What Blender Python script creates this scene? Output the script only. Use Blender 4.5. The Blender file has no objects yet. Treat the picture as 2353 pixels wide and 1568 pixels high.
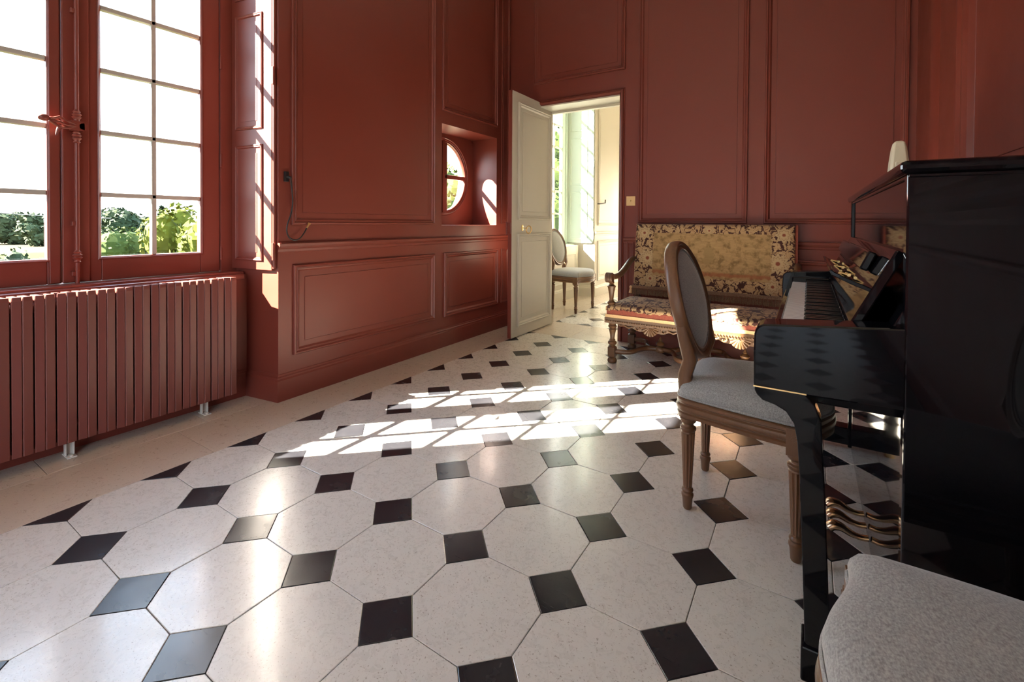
import bpy, bmesh, math, random
from mathutils import Vector, Matrix
random.seed(7)
S = bpy.context.scene
COL = S.collection
PI = math.pi
# ---------------------------------------------------------------- camera
cam_d = bpy.data.cameras.new('camera'); cam = bpy.data.objects.new('camera', cam_d); COL.objects.link(cam)
W_, H_ = 2353.0, 1568.0
F_, PX_, PY_, YAW_, PT_, RO_ = 1063.18, 1172.51, 524.82, 0.57272, -0.013, 0.0065
cam_d.sensor_width = 36.0; cam_d.sensor_fit = 'HORIZONTAL'
cam_d.lens = F_ / W_ * 36.0
cam_d.shift_x = (W_ / 2 - PX_) / W_
cam_d.shift_y = (PY_ - H_ / 2) / W_
cam_d.clip_start = 0.02; cam_d.clip_end = 2000
cam.location = (2.27144, -0.51535, 1.05962)
cam.rotation_euler = (Matrix.Rotation(YAW_, 3, 'Z') @ Matrix.Rotation(PI / 2 + PT_, 3, 'X') @ Matrix.Rotation(RO_, 3, 'Z')).to_euler()
S.camera = cam
# ---------------------------------------------------------------- world, sun, exposure
SKY = 1.9
SUN = 31.0
EXPO = 2.55
wd = bpy.data.worlds.new('sky'); S.world = wd; wd.use_nodes = True
nt = wd.node_tree; nt.nodes.clear()
n_out = nt.nodes.new('ShaderNodeOutputWorld'); n_bg = nt.nodes.new('ShaderNodeBackground')
n_tc = nt.nodes.new('ShaderNodeTexCoord'); n_sx = nt.nodes.new('ShaderNodeSeparateXYZ')
n_rp = nt.nodes.new('ShaderNodeValToRGB')
nt.links.new(n_tc.outputs['Generated'], n_sx.inputs[0]); nt.links.new(n_sx.outputs['Z'], n_rp.inputs[0])
nt.links.new(n_rp.outputs[0], n_bg.inputs[0]); nt.links.new(n_bg.outputs[0], n_out.inputs[0])
e = n_rp.color_ramp.elements
e[0].position = 0.0; e[0].color = (0.88, 0.94, 1.0, 1); e[1].position = 0.75; e[1].color = (0.50, 0.70, 1.0, 1)
n_bg.inputs[1].default_value = SKY
AZ, EL = math.radians(43.2), math.radians(36.1)
sun_dir = Vector((math.cos(EL) * math.cos(AZ), math.cos(EL) * math.sin(AZ), -math.sin(EL)))   # the way the light travels
sun_d = bpy.data.lights.new('sun', 'SUN'); sun_d.energy = SUN; sun_d.angle = math.radians(0.53); sun_d.color = (1.0, 0.90, 0.76)
sun = bpy.data.objects.new('sun', sun_d); COL.objects.link(sun); sun.location = (-20, -20, 20)
sun.rotation_euler = sun_dir.to_track_quat('-Z', 'Y').to_euler()
S.view_settings.view_transform = 'Standard'; S.view_settings.look = 'None'
S.view_settings.gamma = 1.0; S.view_settings.use_curve_mapping = False
S.view_settings.exposure = EXPO
S.cycles.max_bounces = 14; S.cycles.diffuse_bounces = 8; S.cycles.glossy_bounces = 6; S.cycles.transparent_max_bounces = 16
S.cycles.sample_clamp_indirect = 25.0
S.cycles.blur_glossy = 0.5

def portal(loc, rot, sx, sy):  # guides sky light through the windows and the added openings
    d = bpy.data.lights.new('opening_portal', 'AREA'); d.shape = 'RECTANGLE'; d.size = sx; d.size_y = sy
    d.cycles.is_portal = True
    o = bpy.data.objects.new('opening_portal', d); COL.objects.link(o); o.location = loc; o.rotation_euler = rot
R90 = PI / 2
portal((-0.775, 0.222, 1.96), (R90, 0, -R90), 1.4, 2.4)
portal((-0.775, 2.813, 1.49), (R90, 0, -R90), 0.8, 0.8)
portal((-0.775, 4.904, 1.96), (R90, 0, -R90), 1.4, 2.4)

# ---------------------------------------------------------------- node helpers
def new_mat(name):
    m = bpy.data.materials.new(name); m.use_nodes = True
    t = m.node_tree; b = t.nodes['Principled BSDF']
    return m, t, b
def N(t, kind, **kw):
    n = t.nodes.new(kind)
    for k, v in kw.items():
        if k.startswith('i_'):
            key = k[2:]; key = int(key) if key.isdigit() else key
            n.inputs[key].default_value = v
        else: setattr(n, k, v)
    return n
def L(t, a, b): t.links.new(a, b)
def ramp(t, src, stops, interp='LINEAR'):
    r = t.nodes.new('ShaderNodeValToRGB'); r.color_ramp.interpolation = interp
    el = r.color_ramp.elements
    while len(el) < len(stops): el.new(0.5)
    for q, (p, c) in zip(el, stops):
        q.position = p; q.color = (c[0], c[1], c[2], 1) if not isinstance(c, (int, float)) else (c, c, c, 1)
    L(t, src, r.inputs[0]); return r.outputs[0]
def mixc(t, fac, a, b, mode='MIX'):
    m = t.nodes.new('ShaderNodeMix'); m.data_type = 'RGBA'; m.blend_type = mode
    for sock, v in ((m.inputs[0], fac), (m.inputs[6], a), (m.inputs[7], b)):
        if hasattr(v, 'is_linked') or hasattr(v, 'links'): L(t, v, sock)
        elif isinstance(v, (int, float)): sock.default_value = v
        else: sock.default_value = (v[0], v[1], v[2], 1)
    return m.outputs[2]
def mth(t, op, a, b=None, c=None):
    m = t.nodes.new('ShaderNodeMath'); m.operation = op
    for i, v in enumerate((a, b, c)):
        if v is None: continue
        if isinstance(v, (int, float)): m.inputs[i].default_value = v
        else: L(t, v, m.inputs[i])
    return m.outputs[0]
def coords(t, scale=(1, 1, 1), kind='Object', rnd=False):
    tc = t.nodes.new('ShaderNodeTexCoord'); mp = t.nodes.new('ShaderNodeMapping'); mp.inputs['Scale'].default_value = scale
    L(t, tc.outputs[kind], mp.inputs[0])
    if rnd:
        oi = t.nodes.new('ShaderNodeObjectInfo'); vm = t.nodes.new('ShaderNodeVectorMath'); vm.operation = 'SCALE'
        vm.inputs[0].default_value = (37.0, 53.0, 71.0); L(t, oi.outputs['Random'], vm.inputs[3]); L(t, vm.outputs[0], mp.inputs['Location'])
    return mp.outputs[0]
def noise(t, vec, scale, detail=4, rough=0.5, out='Fac', dist=0.0):
    n = t.nodes.new('ShaderNodeTexNoise'); n.inputs['Scale'].default_value = scale; n.inputs['Detail'].default_value = detail
    n.inputs['Roughness'].default_value = rough; n.inputs['Distortion'].default_value = dist
    L(t, vec, n.inputs['Vector']); return n.outputs[out]
def bump(t, b, h, strength=0.1, dist=0.01):
    n = t.nodes.new('ShaderNodeBump'); n.inputs['Strength'].default_value = strength; n.inputs['Distance'].default_value = dist
    L(t, h, n.inputs['Height']); L(t, n.outputs[0], b.inputs['Normal'])

def paint(name, col, rough=0.45, var=0.08, spec=0.5, bmp=0.03):
    m, t, b = new_mat(name); v = coords(t, kind='Object')
    n1 = noise(t, v, 2.3, 5); n2 = noise(t, v, 60, 3)
    c = mixc(t, n1, [x * (1 - var) for x in col], [min(1, x * (1 + var)) for x in col])
    L(t, c, b.inputs['Base Color'])
    L(t, ramp(t, n1, [(0.3, rough - 0.06), (0.7, rough + 0.06)]), b.inputs['Roughness'])
    b.inputs['Specular IOR Level'].default_value = spec
    bump(t, b, n2, bmp, 0.004); return m
M = {}
M['red'] = paint('red_paint', (0.162, 0.0315, 0.0200), 0.40, 0.05)
M['red_rad'] = paint('red_radiator_paint', (0.150, 0.037, 0.028), 0.42, 0.05)
M['cream'] = paint('cream_paint', (0.56, 0.52, 0.43), 0.45, 0.04)
M['greige'] = paint('greige_door_paint', (0.43, 0.39, 0.32), 0.45, 0.05)
M['mint'] = paint('pale_green_paint', (0.52, 0.60, 0.52), 0.45, 0.04)
M['muntin'] = paint('glare_pale_bars', (0.34, 0.32, 0.28), 0.5, 0.04)  # window glare put into the colour; the bars themselves would be red
M['plaster'] = paint('white_plaster', (0.80, 0.77, 0.71), 0.8, 0.03)
M['limewash'] = paint('exterior_lime_stone', (0.82, 0.76, 0.64), 0.9, 0.06)
M['bracket'] = paint('white_enamel', (0.62, 0.58, 0.52), 0.4, 0.05)

def stone(name, base, dark, rough, speck, bumps):
    m, t, b = new_mat(name); v = coords(t, rnd=True)
    oi = t.nodes.new('ShaderNodeObjectInfo')
    big = noise(t, v, 5, 4, 0.6); fine = noise(t, v, 170, 2, 0.6); mid = noise(t, v, 34, 6, 0.75, dist=1.5)
    c = mixc(t, big, [x * 0.93 for x in base], [min(1, x * 1.05) for x in base])
    c = mixc(t, ramp(t, oi.outputs['Random'], [(0, 0), (1, 0.35)]), c, [x * 0.88 for x in base])
    c = mixc(t, ramp(t, fine, [(0.29, speck), (0.38, 0.0)]), c, dark)
    c = mixc(t, ramp(t, mid, [(0.22, speck * 0.9), (0.32, 0.0)]), c, [(x + y) / 2 for x, y in zip(base, dark)])
    L(t, c, b.inputs['Base Color'])
    L(t, ramp(t, mid, [(0.3, rough + 0.10), (0.6, rough - 0.03)]), b.inputs['Roughness'])
    h = mth(t, 'ADD', mth(t, 'MULTIPLY', big, 1.2), mth(t, 'MULTIPLY', mid, 0.25))
    bump(t, b, h, bumps, 0.004); b.inputs['Specular IOR Level'].default_value = 0.5
    b.inputs['Coat Weight'].default_value = 0.38; b.inputs['Coat Roughness'].default_value = 0.14
    return m
M['limestone'] = stone('polished_limestone', (0.645, 0.615, 0.565), (0.30, 0.25, 0.20), 0.28, 0.85, 0.22)
M['border'] = stone('border_limestone', (0.54, 0.45, 0.36), (0.29, 0.21, 0.15), 0.30, 0.6, 0.22)
def slate(name):
    m, t, b = new_mat(name); v = coords(t, rnd=True)
    big = noise(t, v, 7, 4, 0.6)
    mp = t.nodes.new('ShaderNodeMapping'); mp.inputs['Rotation'].default_value = (0, 0, 0.7); mp.inputs['Scale'].default_value = (2.0, 60.0, 1)
    L(t, v, mp.inputs[0]); scr = noise(t, mp.outputs[0], 3.0, 3, 0.7)
    mp2 = t.nodes.new('ShaderNodeMapping'); mp2.inputs['Rotation'].default_value = (0, 0, -0.5); mp2.inputs['Scale'].default_value = (2.5, 80.0, 1)
    L(t, v, mp2.inputs[0]); scr2 = noise(t, mp2.outputs[0], 3.0, 3, 0.7)
    c = mixc(t, big, (0.010, 0.010, 0.013), (0.026, 0.026, 0.030))
    s = mth(t, 'MAXIMUM', ramp(t, scr, [(0.70, 0.0), (0.80, 0.35)]), ramp(t, scr2, [(0.71, 0.0), (0.82, 0.35)]))
    c = mixc(t, s, c, (0.14, 0.14, 0.15))
    L(t, c, b.inputs['Base Color']); L(t, ramp(t, big, [(0.3, 0.20), (0.7, 0.30)]), b.inputs['Roughness'])
    bump(t, b, big, 0.2, 0.004); return m
M['slate'] = slate('black_slate')
def flat(name, col, rough=0.5, metal=0.0, **kw):
    m, t, b = new_mat(name); v = coords(t); n = noise(t, v, 40, 3)
    L(t, mixc(t, n, [x * 0.92 for x in col], [min(1, x * 1.08) for x in col]), b.inputs['Base Color'])
    b.inputs['Roughness'].default_value = rough; b.inputs['Metallic'].default_value = metal
    for k, x in kw.items(): b.inputs[k.replace('_', ' ')].default_value = x
    return m
M['grout'] = flat('grey_grout', (0.10, 0.085, 0.07), 0.9)
M['brass'] = flat('worn_brass', (0.78, 0.56, 0.26), 0.28, 1.0)
M['bronze'] = flat('pedal_bronze', (0.62, 0.42, 0.26), 0.25, 1.0)
M['iron'] = flat('dark_iron', (0.06, 0.05, 0.045), 0.45, 0.6)
M['rubber'] = flat('black_rubber', (0.012, 0.011, 0.011), 0.4)
M['lacquer'] = flat('black_piano_lacquer', (0.0045, 0.0045, 0.006), 0.035, 0.0)
M['lacquer'].node_tree.nodes['Principled BSDF'].inputs['Specular IOR Level'].default_value = 0.27
M['ivory'] = flat('white_keys', (0.72, 0.71, 0.69), 0.18)
M['ebony'] = flat('black_keys', (0.012, 0.012, 0.013), 0.25)
M['creamplastic'] = flat('cream_plastic', (0.72, 0.66, 0.48), 0.4)
def wood(name, c1, c2, rough=0.35, along=(3, 3, 26)):
    m, t, b = new_mat(name); v = coords(t, scale=(1, 1, 1)); mp = t.nodes.new('ShaderNodeMapping'); mp.inputs['Scale'].default_value = (26, 26, 3)
    L(t, v, mp.inputs[0]); n = noise(t, mp.outputs[0], 4, 5, 0.65, dist=0.6)
    L(t, mixc(t, n, c1, c2), b.inputs['Base Color']); b.inputs['Roughness'].default_value = rough
    bump(t, b, n, 0.05, 0.003); return m
M['walnut'] = wood('chair_walnut', (0.092, 0.040, 0.017), (0.200, 0.096, 0.043), 0.34)
M['walnut_dark'] = wood('bench_walnut', (0.050, 0.022, 0.011), (0.14, 0.065, 0.031), 0.30)
M['gilt'] = wood('bench_golden_wood', (0.065, 0.029, 0.012), (0.16, 0.076, 0.031), 0.32)
def fabric(name, c1, c2, scale=420, rough=0.95, sheen=0.35):
    m, t, b = new_mat(name); v = coords(t)
    mp = t.nodes.new('ShaderNodeMapping'); mp.inputs['Scale'].default_value = (1.0, 0.35, 1.0); L(t, v, mp.inputs[0])
    n = noise(t, mp.outputs[0], scale, 2, 0.6); n2 = noise(t, v, scale * 0.6, 2)
    f = mth(t, 'MULTIPLY', mth(t, 'ADD', n, n2), 0.5)
    L(t, ramp(t, f, [(0.36, c1), (0.64, c2)]), b.inputs['Base Color'])
    b.inputs['Roughness'].default_value = rough; b.inputs['Sheen Weight'].default_value = sheen
    bump(t, b, f, 0.25, 0.002); return m
M['linen'] = fabric('grey_linen', (0.185, 0.182, 0.175), (0.375, 0.368, 0.355))
M['velvet'] = fabric('rust_velvet', (0.20, 0.040, 0.022), (0.28, 0.062, 0.034), 200, 0.85, 0.3)
M['galloon'] = fabric('gold_braid', (0.55, 0.34, 0.15), (0.70, 0.47, 0.24), 300, 0.6, 0.2)
M['fringe'] = fabric('brown_fringe', (0.10, 0.055, 0.030), (0.24, 0.14, 0.08), 300, 0.9, 0.2)
def glass(name):
    m = bpy.data.materials.new(name); m.use_nodes = True; t = m.node_tree; t.nodes.clear()
    o = t.nodes.new('ShaderNodeOutputMaterial'); tr = t.nodes.new('ShaderNodeBsdfTransparent'); gl = t.nodes.new('ShaderNodeBsdfGlossy')
    gl.inputs['Roughness'].default_value = 0.01; lw = t.nodes.new('ShaderNodeLayerWeight'); lw.inputs[0].default_value = 0.5; fr = mth(t, 'MULTIPLY_ADD', mth(t, 'POWER', lw.outputs['Facing'], 4.0), 0.7, 0.03)
    tr.inputs[0].default_value = (0.97, 0.985, 0.98, 1); mx = t.nodes.new('ShaderNodeMixShader')
    v = coords(t); nz = noise(t, v, 3, 2); bp = t.nodes.new('ShaderNodeBump'); bp.inputs['Strength'].default_value = 0.02; L(t, nz, bp.inputs['Height']); L(t, bp.outputs[0], gl.inputs['Normal'])
    L(t, fr, mx.inputs[0]); L(t, tr.outputs[0], mx.inputs[1]); L(t, gl.outputs[0], mx.inputs[2]); L(t, mx.outputs[0], o.inputs[0]); return m
M['glass'] = glass('window_glass')
def leafmat(name, c1, c2):
    m, t, b = new_mat(name); v = coords(t, rnd=True); n = noise(t, v, 1.7, 4); n2 = noise(t, v, 9, 2)
    f = mth(t, 'MULTIPLY', mth(t, 'ADD', n, n2), 0.5)
    L(t, ramp(t, f, [(0.35, c1), (0.65, c2)]), b.inputs['Base Color']); b.inputs['Roughness'].default_value = 0.8
    b.inputs['Specular IOR Level'].default_value = 0.1; return m
M['leaf_yellow'] = leafmat('bright_yellow_leaves', (0.040, 0.050, 0.004), (0.070, 0.080, 0.007))
M['leaf_mid'] = leafmat('mid_green_leaves', (0.020, 0.034, 0.006), (0.045, 0.062, 0.012))
M['leaf_dark'] = leafmat('dark_green_leaves', (0.009, 0.018, 0.008), (0.020, 0.032, 0.014))
M['leaf_far'] = leafmat('hazy_green_leaves', (0.020, 0.030, 0.013), (0.038, 0.050, 0.022))
M['leaf_rust'] = leafmat('russet_leaves', (0.06, 0.026, 0.010), (0.06, 0.05, 0.014))
M['bark'] = flat('bark', (0.05, 0.038, 0.028), 0.9)
M['wire'] = flat('grey_wire', (0.09, 0.09, 0.09), 0.6)
def groundmat():
    m, t, b = new_mat('lawn_and_field'); tc = t.nodes.new('ShaderNodeTexCoord'); sx = t.nodes.new('ShaderNodeSeparateXYZ'); L(t, tc.outputs['Object'], sx.inputs[0])
    n = noise(t, tc.outputs['Object'], 0.35, 6, 0.7); n2 = noise(t, tc.outputs['Object'], 0.06, 3)
    lawn = mixc(t, n, (0.017, 0.026, 0.004), (0.026, 0.035, 0.007)); field = mixc(t, n2, (0.034, 0.029, 0.014), (0.042, 0.036, 0.019))
    edge = ramp(t, mth(t, 'ADD', mth(t, 'MULTIPLY', sx.outputs['X'], -0.01), mth(t, 'MULTIPLY', n2, 0.05)), [(0.50, 0.0), (0.53, 1.0)])
    L(t, mixc(t, edge, lawn, field), b.inputs['Base Color']); b.inputs['Roughness'].default_value = 0.95; b.inputs['Specular IOR Level'].default_value = 0.05
    return m
M['ground'] = groundmat()

# ---------------------------------------------------------------- mesh helpers
class MB:
    def __init__(s): s.v = []; s.f = []
    def add(s, vs, fs):
        o = len(s.v); s.v += [tuple(p) for p in vs]; s.f += [tuple(i + o for i in f) for f in fs]; return s
    def box(s, x0, x1, y0, y1, z0, z1):
        return s.add([(x0, y0, z0), (x1, y0, z0), (x1, y1, z0), (x0, y1, z0), (x0, y0, z1), (x1, y0, z1), (x1, y1, z1), (x0, y1, z1)],
                     [(0, 3, 2, 1), (4, 5, 6, 7), (0, 1, 5, 4), (1, 2, 6, 5), (2, 3, 7, 6), (3, 0, 4, 7)])
    def prism(s, poly, a, b, ax='z'):
        # poly: 2D points; extruded from a to b along ax.  ax z:(x,y)  ax y:(x,z)  ax x:(y,z)
        n = len(poly); mk = {'z': lambda p, h: (p[0], p[1], h), 'y': lambda p, h: (p[0], h, p[1]), 'x': lambda p, h: (h, p[0], p[1])}[ax]
        vs = [mk(p, a) for p in poly] + [mk(p, b) for p in poly]
        fs = [tuple(range(n))[::-1], tuple(range(n, 2 * n))] + [(i, (i + 1) % n, n + (i + 1) % n, n + i) for i in range(n)]
        return s.add(vs, fs)
    def loops(s, rings, cap0=False, cap1=False, closed=True):
        n = len(rings[0]); o = len(s.v)
        for r in rings: s.v += [tuple(p) for p in r]
        for k in range(len(rings) - 1):
            for i in range(n if closed else n - 1):
                j = (i + 1) % n
                s.f.append((o + k * n + i, o + k * n + j, o + (k + 1) * n + j, o + (k + 1) * n + i))
        if cap0: s.f.append(tuple(o + i for i in range(n))[::-1])
        if cap1: s.f.append(tuple(o + (len(rings) - 1) * n + i for i in range(n)))
        return s
    def lathe(s, prof, c=(0, 0), n=16, flute=0, depth=0.0, fl=(0, 0)):
        rings = []
        for r, z in prof:
            ring = []
            for i in range(n):
                a = 2 * PI * i / n; rr = r
                if flute and fl[0] <= z <= fl[1]: rr = r * (1 - depth * (0.5 + 0.5 * math.cos(a * flute)))
                ring.append((c[0] + rr * math.cos(a), c[1] + rr * math.sin(a), z))
            rings.append(ring)
        return s.loops(rings, True, True)
    def tube(s, pts, rad, n=8, cap=True, flat=None):
        pts = [Vector(p) for p in pts]; rings = []; up = None
        for i, p in enumerate(pts):
            d = (pts[min(i + 1, len(pts) - 1)] - pts[max(i - 1, 0)]).normalized()
            if up is None:
                up = Vector((0, 0, 1)) if abs(d.z) < 0.9 else Vector((1, 0, 0))
            u = (up - d * up.dot(d)).normalized(); up = u; w = d.cross(u)
            r = rad[i] if isinstance(rad, (list, tuple)) else rad
            ru, rw = (r, r) if flat is None else (r, r * flat)
            rings.append([p + u * ru * math.cos(2 * PI * k / n) + w * rw * math.sin(2 * PI * k / n) for k in range(n)])
        return s.loops(rings, cap, cap)
    def sphere(s, c, r, n=12, m=8, sc=(1, 1, 1)):
        rings = []
        for j in range(m + 1):
            a = -PI / 2 + PI * j / m
            rr = max(1e-5, math.cos(a))
            rings.append([(c[0] + r * sc[0] * rr * math.cos(2 * PI * i / n), c[1] + r * sc[1] * rr * math.sin(2 * PI * i / n), c[2] + r * sc[2] * math.sin(a)) for i in range(n)])
        return s.loops(rings, True, True)
    def build(s, name, mat, parent=None, world=True, smooth=None, bevel=0, loc=None):
        me = bpy.data.meshes.new(name)
        vs = s.v
        off = Vector((0, 0, 0))
        if parent is not None and world:
            p = parent
            while p is not None: off += Vector(p.location); p = p.parent
        elif parent is None and loc is not None: off = Vector(loc)
        if off.length > 0: vs = [(a - off.x, b - off.y, c - off.z) for a, b, c in vs]
        me.from_pydata(vs, [], s.f); me.update()
        bm = bmesh.new(); bm.from_mesh(me); bmesh.ops.recalc_face_normals(bm, faces=bm.faces); bm.to_mesh(me); bm.free()
        me.materials.append(M[mat] if isinstance(mat, str) else mat)
        if smooth is not None:
            me.polygons.foreach_set('use_smooth', [True] * len(me.polygons)); me.set_sharp_from_angle(angle=math.radians(smooth))
        o = bpy.data.objects.new(name, me); COL.objects.link(o)
        if parent is not None: o.parent = parent
        elif loc is not None: o.location = loc
        if bevel:
            b = o.modifiers.new('bevel', 'BEVEL'); b.width = bevel; b.segments = 2; b.limit_method = 'ANGLE'; b.angle_limit = math.radians(40)
        return o
def empty(name, loc=(0, 0, 0), rz=0.0, parent=None):
    o = bpy.data.objects.new(name, None); COL.objects.link(o); o.location = loc; o.rotation_euler = (0, 0, rz); o.empty_display_size = 0.1
    if parent: o.parent = parent
    return o
def tag(o, label, cat=None, group=None, kind=None):
    o['label'] = label
    if cat: o['category'] = cat
    if group: o['group'] = group
    if kind: o['kind'] = kind
    return o
def struct(o, label=None, cat=None):
    o['kind'] = 'structure'
    if label: o['label'] = label
    if cat: o['category'] = cat
    return o
def copy_tree(o, parent=None):
    c = o.copy(); COL.objects.link(c); c.parent = parent
    for ch in list(o.children): copy_tree(ch, c)
    return c
def mould_path(mb, pts, prof, closed=False):
    """sweep a profile [(out, z)] along a plan path; 'out' is to the right of the walking direction"""
    n = len(pts); nor = []
    for i in range(n):
        def seg(a, b):
            d = Vector((b[0] - a[0], b[1] - a[1])).normalized(); return Vector((d.y, -d.x))
        if i == 0: m = seg(pts[0], pts[1])
        elif i == n - 1: m = seg(pts[-2], pts[-1])
        else:
            a, b = seg(pts[i - 1], pts[i]), seg(pts[i], pts[i + 1]); m = a + b; m = m / max(0.2, m.dot(a))
        nor.append(m)
    rings = [[(p[0] + m.x * o, p[1] + m.y * o, z) for o, z in prof] for p, m in zip(pts, nor)]
    mb.loops(rings, True, True, closed=True); return mb
class Plane:
    """wall plane: origin O, horizontal axis u, normal n (unit), vertical z"""
    def __init__(s, O, u, n): s.O = Vector(O); s.u = Vector(u).normalized(); s.n = Vector(n).normalized()
    def p(s, a, z, h=0.0): q = s.O + s.u * a + s.n * h; return (q.x, q.y, q.z + z)
MOULD = [(0, -0.004), (0, 0.012), (0.004, 0.018), (0.012, 0.019), (0.017, 0.012), (0.020, 0.011), (0.023, 0.014), (0.030, 0.013), (0.036, 0.006), (0.040, 0.003), (0.042, -0.004)]
SLIM = [(0, -0.004), (0, 0.007), (0.004, 0.011), (0.009, 0.010), (0.013, 0.005), (0.018, 0.006), (0.023, 0.002), (0.024, -0.004)]
def ring_on(mb, pl, u0, u1, z0, z1, prof, cap=False):
    rings = [[pl.p(u0 + t, z0 + t, h), pl.p(u1 - t, z0 + t, h), pl.p(u1 - t, z1 - t, h), pl.p(u0 + t, z1 - t, h)] for t, h in prof]
    return mb.loops(rings, False, cap)
def panel(pl, u0, u1, z0, z1, mat, parent, prof=MOULD, line=0.036, raise_=0.004):
    t = prof[-1][0]
    f = MB(); ring_on(f, pl, u0 + t - 0.006, u1 - t + 0.006, z0 + t - 0.006, z1 - t + 0.006, [(0, -0.004), (0, 0.002), (line, 0.002), (line + 0.001, -0.002), (line + 0.004, -0.002), (line + 0.006, raise_)], True)
    a = f.build('panel', mat, parent)
    m = MB(); ring_on(m, pl, u0, u1, z0, z1, prof); m.build('panel_moulding', mat, a)
    return a
# ================================================================ the setting
XW, YB, XR, YR, ZC = -0.326, 3.503, 2.86, -5.6, 3.5      # left wall, back wall, right wall, rear wall, ceiling
YF = 3.78                                                # far face of the partition
FY = 4.682                                               # the far room repeats the window bay this much further on
XO = -0.79                                               # outer face of the facade
P_, D_ = 0.335, 0.0945                                   # paving module, half diagonal of the black squares

# ---- floor
fb = MB(); fb.box(XO, XR + 0.2, YR - 0.2, 9.2, -0.16, -0.0035)
floor = struct(fb.build('floor', 'grout'), 'pale octagonal limestone paving with small black slate squares', 'floor')
G_ = 0.0011
def oct_poly(cx, cy, x0=-9, x1=9, y0=-9, y1=9):
    h, q = P_ / 2 - G_, P_ / 2 - D_ + G_ * 0.2
    return [(-q, -h), (q, -h), (h, -q), (h, q), (q, h), (-q, h), (-h, q), (-h, -q)]
def slab_mesh(poly, name, mat):
    mb = MB(); c = 0.0016; rings = []
    cx = sum(p[0] for p in poly) / len(poly); cy = sum(p[1] for p in poly) / len(poly)
    def ins(d):
        out = []
        n = len(poly)
        for i in range(n):
            a, b, cc = Vector(poly[i - 1]), Vector(poly[i]), Vector(poly[(i + 1) % n])
            d1, d2 = (b - a).normalized(), (cc - b).normalized(); n1, n2 = Vector((-d1.y, d1.x)), Vector((-d2.y, d2.x))
            m = n1 + n2; m = m / max(0.3, m.dot(n1)); out.append((b.x + m.x * d, b.y + m.y * d))
        return out
    rings = [[(x, y, -0.02) for x, y in poly], [(x, y, -c * 0.6) for x, y in poly], [(x, y, 0) for x, y in ins(c)]]
    mb.loops(rings, False, True)
    me = bpy.data.meshes.new(name); me.from_pydata(mb.v, [], mb.f); me.update()
    bm = bmesh.new(); bm.from_mesh(me); bmesh.ops.recalc_face_normals(bm, faces=bm.faces); bm.to_mesh(me); bm.free()
    me.materials.append(M[mat]); return me
d_ = D_ - G_
me_oct = slab_mesh(oct_poly(0, 0), 'octagon_tile', 'limestone')
me_sq = slab_mesh([(0, -d_), (d_, 0), (0, d_), (-d_, 0)], 'black_square_tile', 'slate')
me_tri_w = slab_mesh([(G_, -d_), (d_, 0), (G_, d_)], 'black_triangle_tile', 'slate')      # cut by the border along the window wall
me_tri_b = slab_mesh([(-d_, -G_), (0, -d_), (d_, -G_)], 'black_triangle_tile', 'slate')   # cut by the border along the door wall
me_tri_f = slab_mesh([(-d_, G_), (d_, G_), (0, d_)], 'black_triangle_tile', 'slate')
rt = random.Random(3)
def tile(me, x, y, tilt=0.0022):
    o = bpy.data.objects.new(me.name, me); COL.objects.link(o); o.parent = floor
    o.location = (x, y, rt.uniform(-0.0004, 0.0002)); o.rotation_euler = (rt.gauss(0, tilt), rt.gauss(0, tilt), 0)
    return o
rest = MB()
def rest_poly(me, x, y):
    o = len(rest.v); rest.v += [(v.co.x + x, v.co.y + y, v.co.z) for v in me.vertices]; rest.f += [tuple(i + o for i in p.vertices) for p in me.polygons]
rest2 = MB()
for i in range(-17, 11):
    for j in range(0, 9):
        y, x = i * P_, j * P_
        near = y > -1.15
        if i < 10 and x + P_ < XR + 0.1:
            if near: tile(me_oct, x + P_ / 2, y + P_ / 2)
            else: rest_poly(me_oct, x + P_ / 2, y + P_ / 2)
        me = me_sq
        if j == 0 and i == 10: continue
        if j == 0: me = me_tri_w
        elif i == 10: me = me_tri_b
        if near: tile(me, x, y, 0.003)
        else:
            o = len(rest2.v); rest2.v += [(v.co.x + x, v.co.y + y, v.co.z) for v in me.vertices]; rest2.f += [tuple(k + o for k in p.vertices) for p in me.polygons]
r_ = rest.build('far_octagon_tiles', 'limestone', floor); r_['kind'] = 'stuff'
r_ = rest2.build('far_black_square_tiles', 'slate', floor); r_['kind'] = 'stuff'
# far room paving
Y2 = 3.905
for i in range(0, 10):
    for j in range(0, 5):
        x, y = j * P_, Y2 + i * P_
        tile(me_oct, x + P_ / 2, y + P_ / 2)
        if i == 0 and j == 0: continue
        tile(me_tri_w if j == 0 else (me_tri_f if i == 0 else me_sq), x, y, 0.003)
def slab(x0, x1, y0, y1, mat='border'):
    g = G_; me = slab_mesh([(x0 + g, y0 + g), (x1 - g, y0 + g), (x1 - g, y1 - g), (x0 + g, y1 - g)], 'border_slab', mat)
    cx, cy = (x0 + x1) / 2, (y0 + y1) / 2
    for v in me.vertices: v.co.x -= cx; v.co.y -= cy
    o = bpy.data.objects.new('border_slab', me); COL.objects.link(o); o.parent = floor; o.location = (cx, cy, rt.uniform(-0.0004, 0.0001)); o.rotation_euler = (rt.gauss(0, 0.0008), rt.gauss(0, 0.001), 0)
ys = [-5.6, -4.9, -4.2, -3.5, -2.7, -1.9, -1.15, -0.42, 0.52, 1.30, 2.02, 2.72, 3.35]
for a, b in zip(ys, ys[1:]): slab(-0.373, 0.0, a, b)
ys = [-0.60, 0.05, 0.66, 1.03]
for a, b in zip(ys, ys[1:]): slab(-0.60, -0.373, a, b)
xs = [-0.373, 0.42, 1.02, 1.64, 2.22, 2.88]
for a, b in zip(xs, xs[1:]): slab(a, b, 3.35, 3.56)
slab(-0.05, 0.42, 3.56, Y2); slab(0.42, 0.9, 3.56, Y2); slab(-0.40, -0.05, YF, Y2); slab(0.9, 1.7, YF, Y2)
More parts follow.
